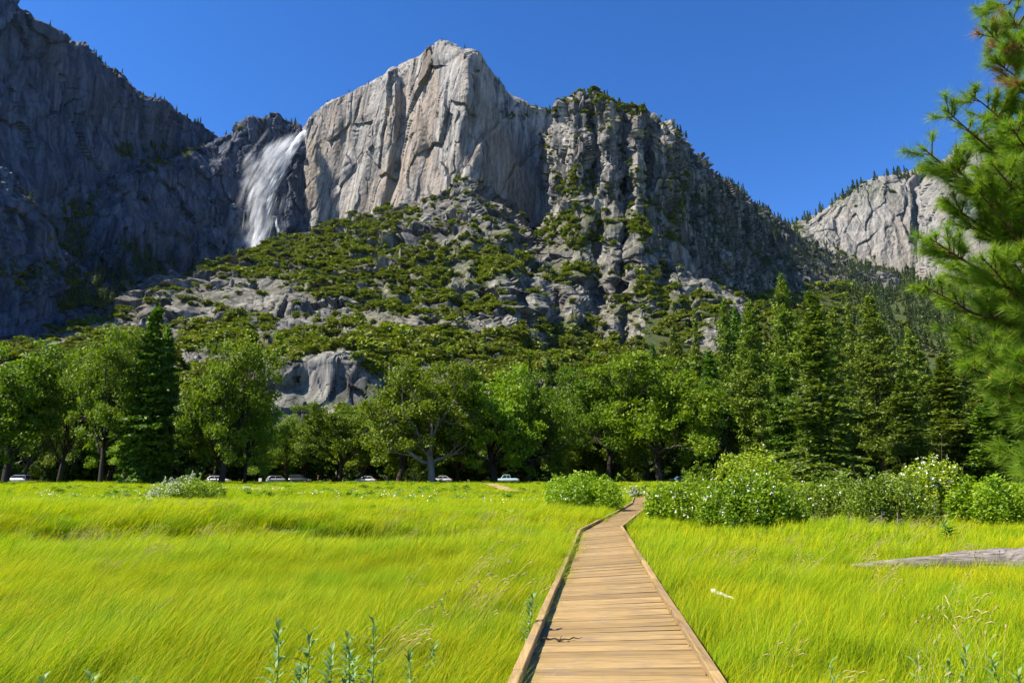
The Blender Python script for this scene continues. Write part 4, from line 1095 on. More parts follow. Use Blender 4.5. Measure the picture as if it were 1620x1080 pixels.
# ------------------------------------------------------------------ waterfall
def puff_material(name, amax, col, soft=False):
    m, nt, out = new_mat(name)
    uv = nt.nodes.new('ShaderNodeUVMap'); uv.uv_map = 'UVMap'
    geo = nt.nodes.new('ShaderNodeNewGeometry')
    sub = nt.nodes.new('ShaderNodeVectorMath'); sub.operation = 'DISTANCE'; sub.inputs[1].default_value = (0.5, 0.5, 0)
    nt.links.new(uv.outputs[0], sub.inputs[0])
    r2 = math_n(nt, 'MULTIPLY', sub.outputs['Value'], 2.0)
    fall = math_n(nt, 'SUBTRACT', 1.0, math_n(nt, 'MULTIPLY', r2, r2), True)
    fall = math_n(nt, 'MULTIPLY', fall, fall)
    nz = noise_n(nt, pos_scaled(nt, (1 / 30, 1 / 30, 1 / 50) if soft else (1 / 4, 1 / 4, 1 / 26)), 1, 4, 0.6, 0.3)
    a = math_n(nt, 'MULTIPLY', fall, ramp(nt, nz, [(0.34, (0.35, 0.35, 0.35)), (0.54, (1, 1, 1))]))
    a = math_n(nt, 'MULTIPLY', a, amax, True)
    d = nt.nodes.new('ShaderNodeBsdfDiffuse'); d.inputs[0].default_value = (*col, 1)
    t = nt.nodes.new('ShaderNodeBsdfTranslucent'); t.inputs[0].default_value = (*col, 1)
    m1 = nt.nodes.new('ShaderNodeMixShader'); m1.inputs[0].default_value = 0.5
    nt.links.new(d.outputs[0], m1.inputs[1]); nt.links.new(t.outputs[0], m1.inputs[2])
    tr = nt.nodes.new('ShaderNodeBsdfTransparent')
    m2 = nt.nodes.new('ShaderNodeMixShader')
    nt.links.new(a, m2.inputs[0]); nt.links.new(tr.outputs[0], m2.inputs[1]); nt.links.new(m1.outputs[0], m2.inputs[2]); nt.links.new(m2.outputs[0], out.inputs[0])
    return m
M_water = puff_material('falling_water', 1.0, (0.92, 0.95, 1.0))
M_spray = puff_material('drifting_spray', 0.15, (0.9, 0.94, 1.0), True)
fall_core = np.array([(480, 213, 2.5), (473, 221, 4.5), (464, 234, 7), (454, 250, 9.5), (444, 268, 12), (434, 288, 13.5), (425, 308, 14), (418, 328, 13), (413, 348, 12), (411, 370, 12), (405, 392, 13), (401, 412, 14)], float)
def puffs(rng, n, ts, off_u, off_v, wid, hgt, Yc, Ys):
    t = ts; idx = t * (len(fall_core) - 1)
    f = lambda k: np.interp(idx, np.arange(len(fall_core)), fall_core[:, k])
    u, v = f(0) + off_u, f(1) + off_v
    c = P(u, v, Yc + rng.normal(size=n) * Ys)
    du = np.interp(np.minimum(idx + 0.4, 11), np.arange(12), fall_core[:, 0]) - f(0); dv = np.interp(np.minimum(idx + 0.4, 11), np.arange(12), fall_core[:, 1]) - f(1) + 1e-3
    dn = np.stack([du, np.zeros(n), -dv], -1); dn /= np.linalg.norm(dn, axis=1, keepdims=True) + 1e-9
    dn = dn + rng.normal(size=(n, 3)) * 0.10
    nr = np.stack([rng.normal(size=n) * 0.5 - 0.6, -0.8 * np.ones(n), rng.normal(size=n) * 0.3 + 0.5], -1)
    sd = np.cross(dn, nr); sd /= np.linalg.norm(sd, axis=1, keepdims=True)
    w, h = wid[:, None] / 2, hgt[:, None] / 2
    V = np.stack([c - sd * w - dn * h, c + sd * w - dn * h, c + sd * w + dn * h, c - sd * w + dn * h], 1).reshape(-1, 3)
    UVc = np.tile(np.array([[0, 0], [1, 0], [1, 1], [0, 1]], float), (n, 1))
    return V, np.arange(n * 4).reshape(-1, 4), UVc
rng = np.random.default_rng(3)
fall = link('waterfall', None, loc=P(480, 214, 1560)); tag(fall, 'white windblown waterfall leaping from the notch beside the great granite peak', 'waterfall')
def fall_part(name, mat, *a):
    V, q, uvc = puffs(*a)
    return link(name, np_mesh(name, V - np.array(fall.location), q, [mat], uv=uvc), fall)
n = 1500; t = rng.uniform(0, 1, n)
half = np.interp(t * 11, np.arange(12), fall_core[:, 2])
fall_part('falling_water', M_water, rng, n, t, rng.normal(size=n) * half * 0.27, rng.normal(size=n) * 3, (6 + 10 * t) * rng.uniform(0.6, 1.4, n), (26 + 30 * t) * rng.uniform(0.7, 1.5, n), 1515.0 - 110 * t, 8)
n = 420; t = rng.uniform(0.18, 0.80, n)
offu = -np.abs(rng.normal(size=n)) * 26 * np.sin(np.clip((t - 0.12) / 0.6, 0, 1) * pi) ** 0.8 - 2
fall_part('spray', M_spray, rng, n, t, offu, rng.normal(size=n) * 7 - 10, rng.uniform(14, 34, n), rng.uniform(36, 80, n), 1500.0 - 110 * t, 14)
n = 200; t = rng.uniform(0.6, 1.0, n)
fall_part('base_mist', M_spray, rng, n, t, rng.normal(size=n) * 13, rng.normal(size=n) * 7, rng.uniform(12, 30, n), rng.uniform(30, 70, n), 1490.0 - 110 * t, 14)
# thin trickle beside the foot of the fall
n = 60; t = np.linspace(0.78, 1.0, n)
fall_part('side_trickle', M_water, rng, n, t, np.full(n, 30.0) + 5 * np.sin(t * 30), np.zeros(n) - 12, np.full(n, 3.0), np.full(n, 16.0), 1385.0, 2)

# ------------------------------------------------------------------ shrubs
M_azalea = leaf_material('azalea_leaves', (0.10, 0.19, 0.006), (0.16, 0.26, 0.008), (0.25, 0.33, 0.015), 0.34, (1.5, 1.6, 0.6), 0.15, 0.45)
M_azyel = leaf_material('dogwood_leaves', (0.15, 0.23, 0.008), (0.23, 0.31, 0.012), (0.33, 0.39, 0.03), 0.36, (1.4, 1.5, 0.6), 0.1, 0.45)
M_willow = leaf_material('snowberry_leaves', (0.09, 0.16, 0.010), (0.135, 0.21, 0.014), (0.20, 0.27, 0.03), 0.3, (1.4, 1.5, 0.7), 0.15, 0.5)
M_petal = plain('white_petals', (0.75, 0.75, 0.66), 0.6, 0.2)
M_deadwood = bark_material('dead_stems', (0.12, 0.10, 0.085), (0.34, 0.31, 0.28))
def on_ground(u, v, lift=0.0):
    z = 0.0
    for _ in range(14):
        p = ground_hit(u, v, z + lift); z = float(ground_z(p[0], p[1]))
    p = ground_hit(u, v, z + lift); p[2] = z
    return p
def shrub(name, label, cat, u0, u1, v_base, v_top, mat, leaf=0.055, n=9000, depth=0.8, flowers=0, dead=0, lobes=9, seed=1, group=None, flat=0.0):
    rng = np.random.default_rng(seed)
    c = on_ground((u0 + u1) / 2, v_base, 0.32); Y = c[1]
    W = (u1 - u0) / FPX * Y * 1.05; H = (v_base - v_top) / FPX * Y * 1.04 + 0.32
    D = W * depth
    c = c + np.array([0, D * 0.42, 0]); c[2] = float(ground_z(c[0], c[1]))
    e = link(name, None, loc=c); tag(e, label, cat, group)
    ctr = []
    for k in range(lobes):
        a = rng.uniform(0, 2 * pi); rr = math.sqrt(rng.uniform(0, 1)) * 0.68
        x, y = rr * cos(a), rr * sin(a)
        z = (1 - (0.55 - 0.4 * flat) * rr ** 2) * rng.uniform(0.78, 1.0)
        ctr.append((x * W / 2, y * D / 2, z * H, rng.uniform(0.30, 0.48)))
    wood = MB(); C = []
    per = int(n * 0.78) // lobes
    for (x, y, zt, r) in ctr:
        R3 = np.array([r * W / 2 * 1.05, r * D / 2 * 1.2, min(zt * 0.5, r * H * 1.15)])
        cz = zt - R3[2]
        d = rng.normal(size=(per, 3)); d /= np.linalg.norm(d, axis=1, keepdims=True)
        rad = rng.uniform(0.25, 1, (per, 1)) ** 0.33 * (1 + 0.22 * fbm(d * 2.2 + x, 3, seed)[:, None])
        C.append(np.array([x, y, cz]) + d * rad * R3)
        k2 = per // 2
        zz = rng.uniform(0.02, 1, k2) ** 0.8 * max(cz, 0.1)
        a = rng.uniform(0, 2 * pi, k2); rr = rng.uniform(0.5, 1.0, k2)
        C.append(np.stack([x + np.cos(a) * rr * R3[0] * 0.9, y + np.sin(a) * rr * R3[1] * 0.9, zz], -1))
        for j in range(4):
            b0 = np.array([x * 0.4 + rng.normal() * 0.1, y * 0.4 + rng.normal() * 0.1, -0.05])
            tip = np.array([x, y, cz]) + rng.normal(size=3) * R3 * 0.6
            mid = (b0 + tip) / 2 + rng.normal(size=3) * 0.12
            wood.tube([b0, mid, tip], [0.022, 0.015, 0.006], 4, cap=False)
    C = np.concatenate(C); C[:, 2] = np.abs(C[:, 2]) + 0.02
    # stray shoots above the outline
    for k in range(int(lobes * 1.5)):
        x, y, zt, r = ctr[rng.integers(lobes)]
        b0 = np.array([x + rng.normal() * 0.15 * W / 2, y, zt * 0.92]); tip = b0 + np.array([rng.normal() * 0.12, rng.normal() * 0.12, rng.uniform(0.15, 0.4)])
        wood.tube([b0, tip], [0.006, 0.003], 3, cap=False)
        C = np.concatenate([C, b0 + (tip - b0) * rng.uniform(0, 1, (24, 1)) + rng.normal(size=(24, 3)) * 0.05])
    v, q = leaf_quads(C, leaf, rng, 0.4, 0.85, 0.15)
    link('leaves', np_mesh('leaves', v, q, [mat]), e)
    link('stems', wood.mesh('stems', M_oakbark), e)
    if flowers:
        k = rng.integers(0, len(C), flowers * 6)
        cand = C[k]; score = (-cand[:, 0] / W + cand[:, 2] / H - cand[:, 1] / D)
        cand = cand[np.argsort(-score)[:flowers * 3]][:flowers] + np.array([0, -0.04, 0.04])
        F = (cand[:, None] + rng.normal(size=(len(cand), 5, 3)) * 0.03).reshape(-1, 3)
        v, q = leaf_quads(F, 0.034, rng, 0.3)
        link('flowers', np_mesh('flowers', v, q, [M_petal]), e, kind='stuff')
    if dead:
        dw = MB()
        for k in range(dead):
            b0 = np.array([rng.uniform(-0.45, 0.45) * W, -D * 0.5 + rng.uniform(-0.3, 0.3), rng.uniform(0.05, 0.35)])
            d = np.array([rng.choice([-1, 1]) * rng.uniform(0.4, 1), rng.uniform(-0.4, 0.5), rng.uniform(-0.1, 0.8)]); d /= np.linalg.norm(d); L = rng.uniform(0.5, 1.5)
            pts = [b0 - d * L / 2, b0 + rng.normal(size=3) * 0.06, b0 + d * L / 2 + rng.normal(size=3) * 0.1]
            dw.tube(pts, [0.014, 0.012, 0.004], 4, cap=False)
        link('dead_stems', dw.mesh('dead_stems', M_deadwood), e)
    return e
shrub('flowering_bush', 'low rounded bush of white blossom alone in the far meadow before the cedar', 'bush', 224, 342, 791, 752, M_azalea, 0.085, 6500, 0.8, 520, seed=1)
shrub('leafy_bush', 'dense rounded green bush at the boardwalk bend, dark on its shaded flank', 'bush', 862, 992, 806, 742, M_azalea, 0.075, 16000, 0.9, 40, seed=2, lobes=14)
shrub('leafy_bush', 'tall pale yellow-green dogwood bush rising behind the white-flowered azalea', 'bush', 1150, 1272, 806, 698, M_azyel, 0.075, 12000, 0.9, 30, seed=3, lobes=12)
shrub('azalea_bush', 'wide green azalea bush with scattered white flowers right of the boardwalk bend', 'bush', 1030, 1180, 824, 756, M_azalea, 0.06, 15000, 0.7, 35, seed=4, lobes=13)
shrub('azalea_bush', 'azalea bush with many white flowers low on its front, below the tall dogwood', 'bush', 1130, 1290, 834, 748, M_azalea, 0.058, 17000, 0.7, 60, seed=5, lobes=13)
shrub('snowberry_shrub', 'low dull green shrub with dead grey stems beside the azalea', 'shrub', 1255, 1410, 830, 752, M_willow, 0.05, 16000, 0.7, 25, 60, seed=6, lobes=12, flat=0.7)
shrub('snowberry_shrub', 'low flat-topped shrub over a tangle of bleached dead branches', 'shrub', 1350, 1500, 836, 750, M_willow, 0.05, 16000, 0.7, 20, 130, seed=7, lobes=12, flat=0.8)
shrub('flowering_bush', 'rounded bush with cream blossoms on top, before the dark firs', 'bush', 1450, 1565, 828, 716, M_azyel, 0.06, 13000, 0.8, 120, seed=8, lobes=11)
shrub('leafy_bush', 'shaded dark green bush under the long-needled pine', 'bush', 1525, 1650, 834, 744, M_azalea, 0.06, 9000, 0.7, 0, seed=9, lobes=9)
shrub('leafy_bush', 'small leafy bush with upright shoots beside the wide azalea', 'bush', 1085, 1150, 800, 730, M_azalea, 0.06, 3500, 0.8, 0, seed=10, lobes=6)
shrub('flowering_bush', 'small patch of white blossom beyond the end of the boardwalk', 'bush', 990, 1024, 785, 772, M_azyel, 0.07, 1600, 0.8, 120, seed=11, lobes=5)
shrub('flowering_bush', 'little cream flowered bush behind the dead-stemmed shrub', 'bush', 1405, 1470, 806, 744, M_azyel, 0.065, 4000, 0.8, 70, seed=14, lobes=6)

# ------------------------------------------------------------------ herbs, flowers, wood in the grass
M_milk = leaf_material('milkweed_leaves', (0.08, 0.17, 0.04), (0.13, 0.23, 0.07), (0.26, 0.34, 0.17), 0.25, (1.2, 1.4, 0.7), 0.15, 0.5)
M_broad = leaf_material('broad_leaves', (0.08, 0.20, 0.02), (0.13, 0.28, 0.03), (0.2, 0.34, 0.05), 0.3, (1.3, 1.5, 0.7), 0.1, 0.5)
def herb(u, v_base, h_px, label, name='milkweed_plant', cat='plant', group=None, stems=1, leafL=0.15, leafW=0.034, mat=None, seed=0, lift=0.46, spread=0.5):
    rng = np.random.default_rng(seed)
    p = on_ground(u, v_base, lift); H = h_px / FPX * p[1] + lift
    e = link(name, None, loc=p); tag(e, label, cat, group)
    for s in range(stems):
        st = MB(); b0 = np.array([rng.normal() * 0.05 * stems, rng.normal() * 0.05 * stems, -0.03]); tip = b0 + np.array([rng.normal() * 0.06 + 0.05, rng.normal() * 0.05, H * rng.uniform(0.55, 1.0)])
        t = np.linspace(0, 1, 5); pts = b0 + (tip - b0) * t[:, None] + np.array([0.03, 0, 0]) * np.sin(t * pi)[:, None]
        st.tube(pts, np.linspace(0.006, 0.003, 5), 5)
        link('stem', st.mesh('stem', mat or M_milk), e)
        nodes = max(5, int(H / 0.075)); a0 = rng.uniform(0, pi)
        for k in range(nodes):
            f = 0.3 + 0.7 * (k + 1) / nodes
            q = b0 + (tip - b0) * f
            for sd in (0, pi):
                az = a0 + k * pi / 2 + sd + rng.normal() * 0.25
                el = (0.30 + 0.62 * f ** 2 + rng.normal() * 0.18) * (0.55 if leafW > 0.05 else 1.0)
                L = leafL * (1.1 - 0.35 * f) * rng.uniform(0.8, 1.2); Wd = leafW * rng.uniform(0.85, 1.15)
                d = np.array([cos(az) * cos(el), sin(az) * cos(el), sin(el)]); sdv = np.array([-sin(az), cos(az), 0]); up = np.cross(d, sdv)
                V = []
                for ff, ww in ((0.0, 0.15), (0.3, 0.9), (0.6, 1.0), (1.0, 0.05)):
                    c = q + d * L * ff - up * (-0.10 * L * sin(ff * pi)) + np.array([0, 0, -0.12 * L * ff * ff])
                    V += [c - sdv * Wd * ww / 2 + up * 0.15 * Wd * ww, c, c + sdv * Wd * ww / 2 + up * 0.15 * Wd * ww]
                F = []
                for r in range(3):
                    for cc in range(2): F.append([3 * r + cc, 3 * r + cc + 1, 3 * r + cc + 4, 3 * r + cc + 3])
                link('leaf', np_mesh('leaf', np.array(V), np.array(F), [mat or M_milk], True), e)
    return e
herb(486, 1090, 112, 'tall milkweed with grey-green leaves, the larger of the close pair in the grass', stems=4, seed=1)
herb(545, 1075, 105, 'milkweed with paired leaves beside the larger milkweed clump', stems=4, seed=2)
herb(660, 1012, 48, 'single small milkweed standing alone in the grass between the clump and boardwalk', seed=3)
herb(826, 980, 54, 'milkweed growing close against the boardwalk kerb', seed=4)
herb(748, 915, 22, 'tiny milkweed sprig out in the grass away from the kerb', seed=5, leafL=0.08)
herb(703, 955, 16, 'milkweed shoot tip barely clearing the grass', seed=6, leafL=0.07)
herb(205, 1085, 46, 'broad milkweed top beside two smaller shoots at the meadow corner', stems=2, seed=7)
herb(103, 1085, 22, 'short milkweed shoot with upright leaves in the grass', seed=8, group='milkweed shoots')
herb(156, 1085, 26, 'short milkweed shoot with upright leaves in the grass', seed=9, group='milkweed shoots')
for k, (u, v, h) in enumerate(((1205, 1088, 34), (1342, 1088, 45), (1410, 1090, 30), (1472, 1085, 60), (1565, 1075, 62), (1440, 1070, 40), (1600, 1095, 40))):
    herb(u, v, h, 'narrow pale milkweed in the long grass right of the boardwalk rail' if False else 'narrow pale milkweed in the long grass below the weathered log', group='milkweeds below the log', seed=20 + k, stems=1 + k % 2, leafW=0.02)
herb(1503, 858, 34, 'broad leaved bright green plant growing behind the weathered log', 'broadleaf_plant', seed=40, leafL=0.34, leafW=0.12, mat=M_broad, stems=2, lift=0.30)
herb(188, 892, 18, 'pale yellow-green leafy herb alone in the open meadow', 'broadleaf_plant', seed=41, leafL=0.16, leafW=0.06, mat=M_azyel, stems=5, lift=0.25)

# weathered log
def log_mat():
    m, nt, out = new_mat('weathered_log')
    nz = noise_n(nt, pos_scaled(nt, (2.0, 22, 22), 'obj'), 1, 6, 0.65, 0.6)
    c = ramp(nt, nz, [(0.32, (0.035, 0.03, 0.028)), (0.48, (0.16, 0.14, 0.13)), (0.7, (0.30, 0.27, 0.25))])
    principled(nt, out, c, 0.9, 0.15, bump_n(nt, nz, 0.9, 0.02)); return m
M_log = log_mat()
rng = np.random.default_rng(12)
lp = [on_ground(1348, 895, 0.40), on_ground(1420, 897, 0.38), on_ground(1500, 897, 0.36), on_ground(1585, 896, 0.36), on_ground(1660, 898, 0.36)]
lr = [0.035, 0.13, 0.19, 0.25, 0.28]
t = np.linspace(0, 4, 41)
pts = np.stack([np.interp(t, np.arange(5), np.array(lp)[:, k]) for k in range(3)], -1); rad = np.interp(t, np.arange(5), lr)
pts[:, 2] += rad * 0.8 + np.interp(t, [0, 1, 4], [0.38, 0.30, 0.24])
mb = MB(); mb.tube(pts, rad, 16)
v = mb.verts(); ax = np.repeat(pts, 16, axis=0)
v[:len(ax)] = ax + (v[:len(ax)] - ax) * (1 + 0.16 * 2.0 * fbm(v[:len(ax)] * np.array([1.2, 7, 7]), 4, 3))[:, None]
base = v.mean(0).copy(); base[2] = 0
mb.v = [v - base]
lg = link('fallen_log', None, loc=base); tag(lg, 'weathered grey fallen log tapering to a point in the long grass', 'log')
link('wood', mb.mesh('log_wood', M_log, True), lg)
kn = MB(); kp = pts[35] - base; kn.tube([kp + np.array([-0.25, -0.02, 0.15]), kp + np.array([0.05, -0.04, 0.22]), kp + np.array([0.22, -0.05, 0.20]), kp + np.array([0.30, -0.05, 0.13])], [0.05, 0.075, 0.06, 0.01], 7)
link('branch_stub', kn.mesh('branch_stub', M_log, True), lg)
# bleached wood
M_white = plain('bleached_wood', (0.66, 0.64, 0.58), 0.8, 0.2, 0.15, 30.0)
p0, p1 = ground_hit(1127, 935, 0.42), ground_hit(1162, 947, 0.40)
t = np.linspace(0, 1, 12); pts = p0 + (p1 - p0) * t[:, None]; pts[:, 2] += 0.006 * np.sin(t * 17)
mb = MB(); mb.tube(pts, (0.042 * (1 - 0.75 * t) * (1 + 0.12 * np.sin(t * 23))), 9)
tag(link('bleached_stick', mb.mesh('bleached_stick', M_white, True)), 'short lumpy bleached white stick lying on the grass near the boardwalk rail', 'stick')
# fallen branch by the road
b0 = on_ground(650, 764); mb = MB(); s = b0[1] / FPX
def bp(u, v, dy=0): return np.array([(u - CX) / FPX * b0[1], b0[1] + dy, b0[2] + (765 - v) * s])
mb.tube([bp(645, 765), bp(660, 756), bp(674, 748)], [0.16, 0.13, 0.05], 6)
mb.tube([bp(656, 759), bp(664, 761), bp(672, 765, -1)], [0.09, 0.08, 0.05], 5)
mb.tube([bp(660, 756), bp(665, 762, 1), bp(668, 765, 1.5)], [0.08, 0.07, 0.05], 5)
tag(link('fallen_branch', mb.mesh('fallen_branch', M_greybark)), 'bare grey fallen branch propped on the ground beside the pale-trunked oak', 'branch')
# white meadow flowers
rng = np.random.default_rng(21)
F = []
for (u0, u1, v0, v1, n) in ((340, 470, 769, 775, 200), (470, 640, 770, 786, 70), (60, 230, 770, 790, 60), (640, 860, 770, 795, 60), (980, 1030, 770, 782, 60)  ):
    for k in range(n):
        p = on_ground(rng.uniform(u0, u1), rng.uniform(v0, v1), 0.5); p[2] += 0.55; F.append(p + rng.normal(size=3) * 0.05)
F = np.array(F); F = (F[:, None] + rng.normal(size=(len(F), 5, 3)) * 0.09).reshape(-1, 3)
v, q = leaf_quads(F, 0.05, rng, 0.5)
link('wildflowers', np_mesh('wildflowers', v, q, [M_petal]), kind='stuff', label='scattered white wildflowers in the far meadow')

# ------------------------------------------------------------------ path, road and parked cars
M_dirt = plain('path_dirt', (0.30, 0.21, 0.12), 0.95, 0.1, 0.25, 0.8)
M_asph = plain('road_asphalt', (0.06, 0.06, 0.062), 0.9, 0.2, 0.2, 1.5)
M_dry = plain('dry_verge', (0.26, 0.20, 0.11), 0.95, 0.1, 0.3, 0.5)
def strip(name, pl, w, mat, lift):
    pl = np.array(pl, float); n = 60; t = np.linspace(0, len(pl) - 1, n)
    c = np.stack([np.interp(t, np.arange(len(pl)), pl[:, k]) for k in range(2)], -1)
    tg = np.gradient(c, axis=0); tg /= np.linalg.norm(tg, axis=1, keepdims=True); nm = np.stack([-tg[:, 1], tg[:, 0]], -1)
    V = []
    for s in np.linspace(-1, 1, 5):
        q = c + nm * s * w / 2; V.append(np.stack([q[:, 0], q[:, 1], ground_z(q[:, 0], q[:, 1]) + lift], -1))
    V = np.stack(V, 1).reshape(-1, 3); i = np.arange(n - 1)[:, None] * 5; j = np.arange(4)[None]
    f = np.stack([i + j, i + j + 1, i + 6 + j, i + 5 + j], -1).reshape(-1, 4)
    return link(name, np_mesh(name, V, f[:, ::-1], [mat], True), kind='structure')
strip('road', [(-200, 150), (-60, 149), (60, 149), (220, 152)], 6.5, M_asph, 0.03)
strip('road_verge', [(-200, 144.5), (-60, 143.5), (60, 143.5), (220, 146.5)], 3.2, M_dry, 0.06)
a, b_ = on_ground(770, 768), on_ground(815, 784)
strip('dirt_path', [(a[0] - 6, a[1] + 40), (a[0], a[1]), (b_[0] * 0.5 + a[0] * 0.5, (a[1] + b_[1]) / 2), (b_[0], b_[1])], 1.6, M_dirt, 0.34)

M_glass = plain('car_glass', (0.02, 0.025, 0.03), 0.08, 0.6)
M_tyre = plain('tyre_rubber', (0.02, 0.02, 0.02), 0.85, 0.2)
M_rim = plain('wheel_alloy', (0.45, 0.45, 0.46), 0.35, 0.5, Metallic=0.8)
M_red = plain('tail_lamp', (0.45, 0.02, 0.015), 0.3, 0.5)
M_lamp = plain('head_lamp', (0.8, 0.8, 0.78), 0.15, 0.6)
def paint(name, col):
    return plain(name, col, 0.28, 0.5, **{'Coat Weight': 0.6})
def car(x, Y, rz, col, label, kind='sedan', pname='paint'):
    """car nose along +x"""
    z = float(ground_z(x, Y)) + 0.035
    e = link('parked_car', None, loc=(x, Y, z), rz=rz); tag(e, label, 'pickup' if kind == 'pickup' else 'car')
    L, Wd = (5.2, 1.9) if kind == 'pickup' else ((4.7, 1.9) if kind == 'suv' else (4.6, 1.78))
    hb = {'sedan': 0.88, 'suv': 1.02, 'pickup': 1.05, 'hatch': 0.92}[kind]; ht = {'sedan': 1.45, 'suv': 1.75, 'pickup': 1.8, 'hatch': 1.5}[kind]
    mp = paint(pname, col)
    xs_ = np.linspace(-L / 2, L / 2, 13)
    top = np.array([hb * 0.78, hb * 0.98, hb, hb, hb, hb, hb, hb, hb, hb * 0.97, hb * 0.93, hb * 0.86, hb * 0.62])
    prof = [(0.86, 0.22), (1.0, 0.38), (1.0, 0.62), (0.96, 1.0)]
    mb = MB(); V = []
    for k, xx in enumerate(xs_):
        taper = 1 - 0.10 * (abs(xx) / (L / 2)) ** 4
        col_ = [(xx, s * Wd / 2 * w * taper, 0.20 + (top[k] - 0.20) * ((h - 0.22) / 0.78)) for s in (-1, 1) for (w, h) in (prof if s < 0 else prof[::-1])]
        V += col_
    n8 = 8; F = []
    for k in range(12):
        for j in range(8):
            j2 = (j + 1) % 8; F.append([k * 8 + j, k * 8 + j2, (k + 1) * 8 + j2, (k + 1) * 8 + j])
    F += [[0, 3, 2, 1], [0, 7, 4, 3], [4, 7, 6, 5]] + [[96 + a_ for a_ in q] for q in ([0, 1, 2, 3], [0, 3, 4, 7], [4, 5, 6, 7])]
    mb.add(V, F)
    link('body', mb.mesh('car_body', mp, True), e)
    cab = {'sedan': (-1.65, -1.0, 0.35, 1.15), 'suv': (-2.25, -1.95, 0.45, 1.2), 'hatch': (-2.1, -1.5, 0.35, 1.15), 'pickup': (-0.75, -0.6, 0.65, 1.25)}[kind]
    def cabin(inset, z0, z1, x0, x1, x2, x3):
        a_, b2 = Wd / 2 * 0.93 - inset, Wd / 2 * 0.74 - inset
        return np.array([(x0, -a_, z0), (x3, -a_, z0), (x3, a_, z0), (x0, a_, z0), (x1, -b2, z1), (x2, -b2, z1), (x2, b2, z1), (x1, b2, z1)])
    Fq = [[0, 3, 2, 1], [4, 5, 6, 7], [0, 1, 5, 4], [1, 2, 6, 5], [2, 3, 7, 6], [3, 0, 4, 7]]
    mg = MB(); mg.add(cabin(0, hb - 0.03, ht - 0.06, *cab), Fq); gl = link('glass', mg.mesh('car_glass', M_glass), e)
    mr = MB(); rf = cabin(-0.012, ht - 0.075, ht, cab[1] - 0.02, cab[1] + 0.05, cab[2] - 0.08, cab[2] + 0.02); mr.add(np.where(np.arange(8)[:, None] < 4, rf * np.array([1, 0.80, 1]), rf * np.array([1, 0.95, 1])), Fq)
    rf_o = link('roof', mr.mesh('car_roof', mp), e)
    for sx in (-1, 1):
        pl_ = MB()
        pl_.tube([(cab[0], sx * Wd / 2 * 0.93, hb - 0.02), (cab[1], sx * Wd / 2 * 0.75, ht - 0.04)], 0.045, 4); pl_.tube([(cab[3], sx * Wd / 2 * 0.93, hb - 0.02), (cab[2], sx * Wd / 2 * 0.75, ht - 0.04)], 0.04, 4)
        pl_.tube([((cab[0] + cab[3]) / 2 - 0.1, sx * Wd / 2 * 0.94, hb - 0.02), ((cab[1] + cab[2]) / 2 - 0.1, sx * Wd / 2 * 0.76, ht - 0.04)], 0.04, 4)
        link('pillar', pl_.mesh('pillar', mp), e)
        for xx in (-L * 0.30, L * 0.31):
            w = MB(); w.tube([(xx, sx * (Wd / 2 - 0.2), 0.33), (xx, sx * (Wd / 2 + 0.005), 0.33)], 0.33, 16)
            wo = link('wheel', w.mesh('tyre', M_tyre), e)
            r = MB(); r.tube([(xx, sx * (Wd / 2 - 0.1), 0.33), (xx, sx * (Wd / 2 + 0.012), 0.33)], 0.21, 12); link('rim', r.mesh('rim', M_rim), wo)
        h = MB(); h.box((L / 2 - 0.12, sx * Wd * 0.36, hb * 0.68), (0.12, 0.2, 0.07)); link('headlight', h.mesh('headlight', M_lamp), e)
        h = MB(); h.box((-L / 2 + 0.05, sx * Wd * 0.40, hb * 0.82), (0.07, 0.15, 0.09)); link('tail_light', h.mesh('tail_light', M_red), e)
    return e
def carx(u, Y): return (u - CX) / FPX * Y * 0.985
car(carx(32, 150), 150, pi, (0.30, 0.28, 0.27), 'silver-grey car parked under the end oak of the row', 'suv', 'silver_grey_paint')
car(carx(348, 148), 148, 0.1, (0.5, 0.5, 0.5), 'white car half hidden by the spreading oak trunk', 'hatch', 'white_paint')
car(carx(441, 150), 150, 0.5, (0.4, 0.4, 0.42), 'pale hatchback with red tail lamp beside the dark car', 'hatch', 'pale_paint')
car(carx(475, 148), 148, 0.0, (0.02, 0.025, 0.03), 'dark blue-black car parked beside the pale hatchback', 'suv', 'dark_paint')
car(carx(580, 148), 148, pi, (0.5, 0.52, 0.54), 'white sedan parked left of the leaning oak' if False else 'white sedan parked beside the leaning oak', 'sedan', 'white_sedan_paint')
car(carx(699, 148), 148, pi, (0.42, 0.43, 0.45), 'silver sedan parked behind the straight pale oak trunk', 'sedan', 'silver_paint')
car(carx(802, 147), 147, pi, (0.30, 0.45, 0.52), 'pale blue pickup parked beside the twin-stemmed oak', 'pickup', 'pale_blue_paint')
car(carx(1076, 147), 147, pi, (0.12, 0.22, 0.32), 'steel blue car glimpsed under the largest yellow-green oak', 'sedan', 'steel_blue_paint')
car(carx(1318, 147), 147, pi, (0.03, 0.08, 0.28), 'deep blue car just showing behind the low shrubs', 'sedan', 'deep_blue_paint')
# roadside board
bx = carx(413.5, 146); bz = float(ground_z(bx, 146))
e = link('roadside_board', None, loc=(bx, 146, bz)); tag(e, 'small plain white roadside board on a short post beside the pale hatchback', 'sign')
mb = MB(); mb.box((0, 0, 0.75), (0.32, 0.025, 0.36)); link('panel', mb.mesh('panel', plain('white_board', (0.75, 0.75, 0.73), 0.6)), e)
mb = MB(); mb.box((0, 0.05, 0.35), (0.045, 0.022, 0.40)); link('post', mb.mesh('post', M_rail), e)

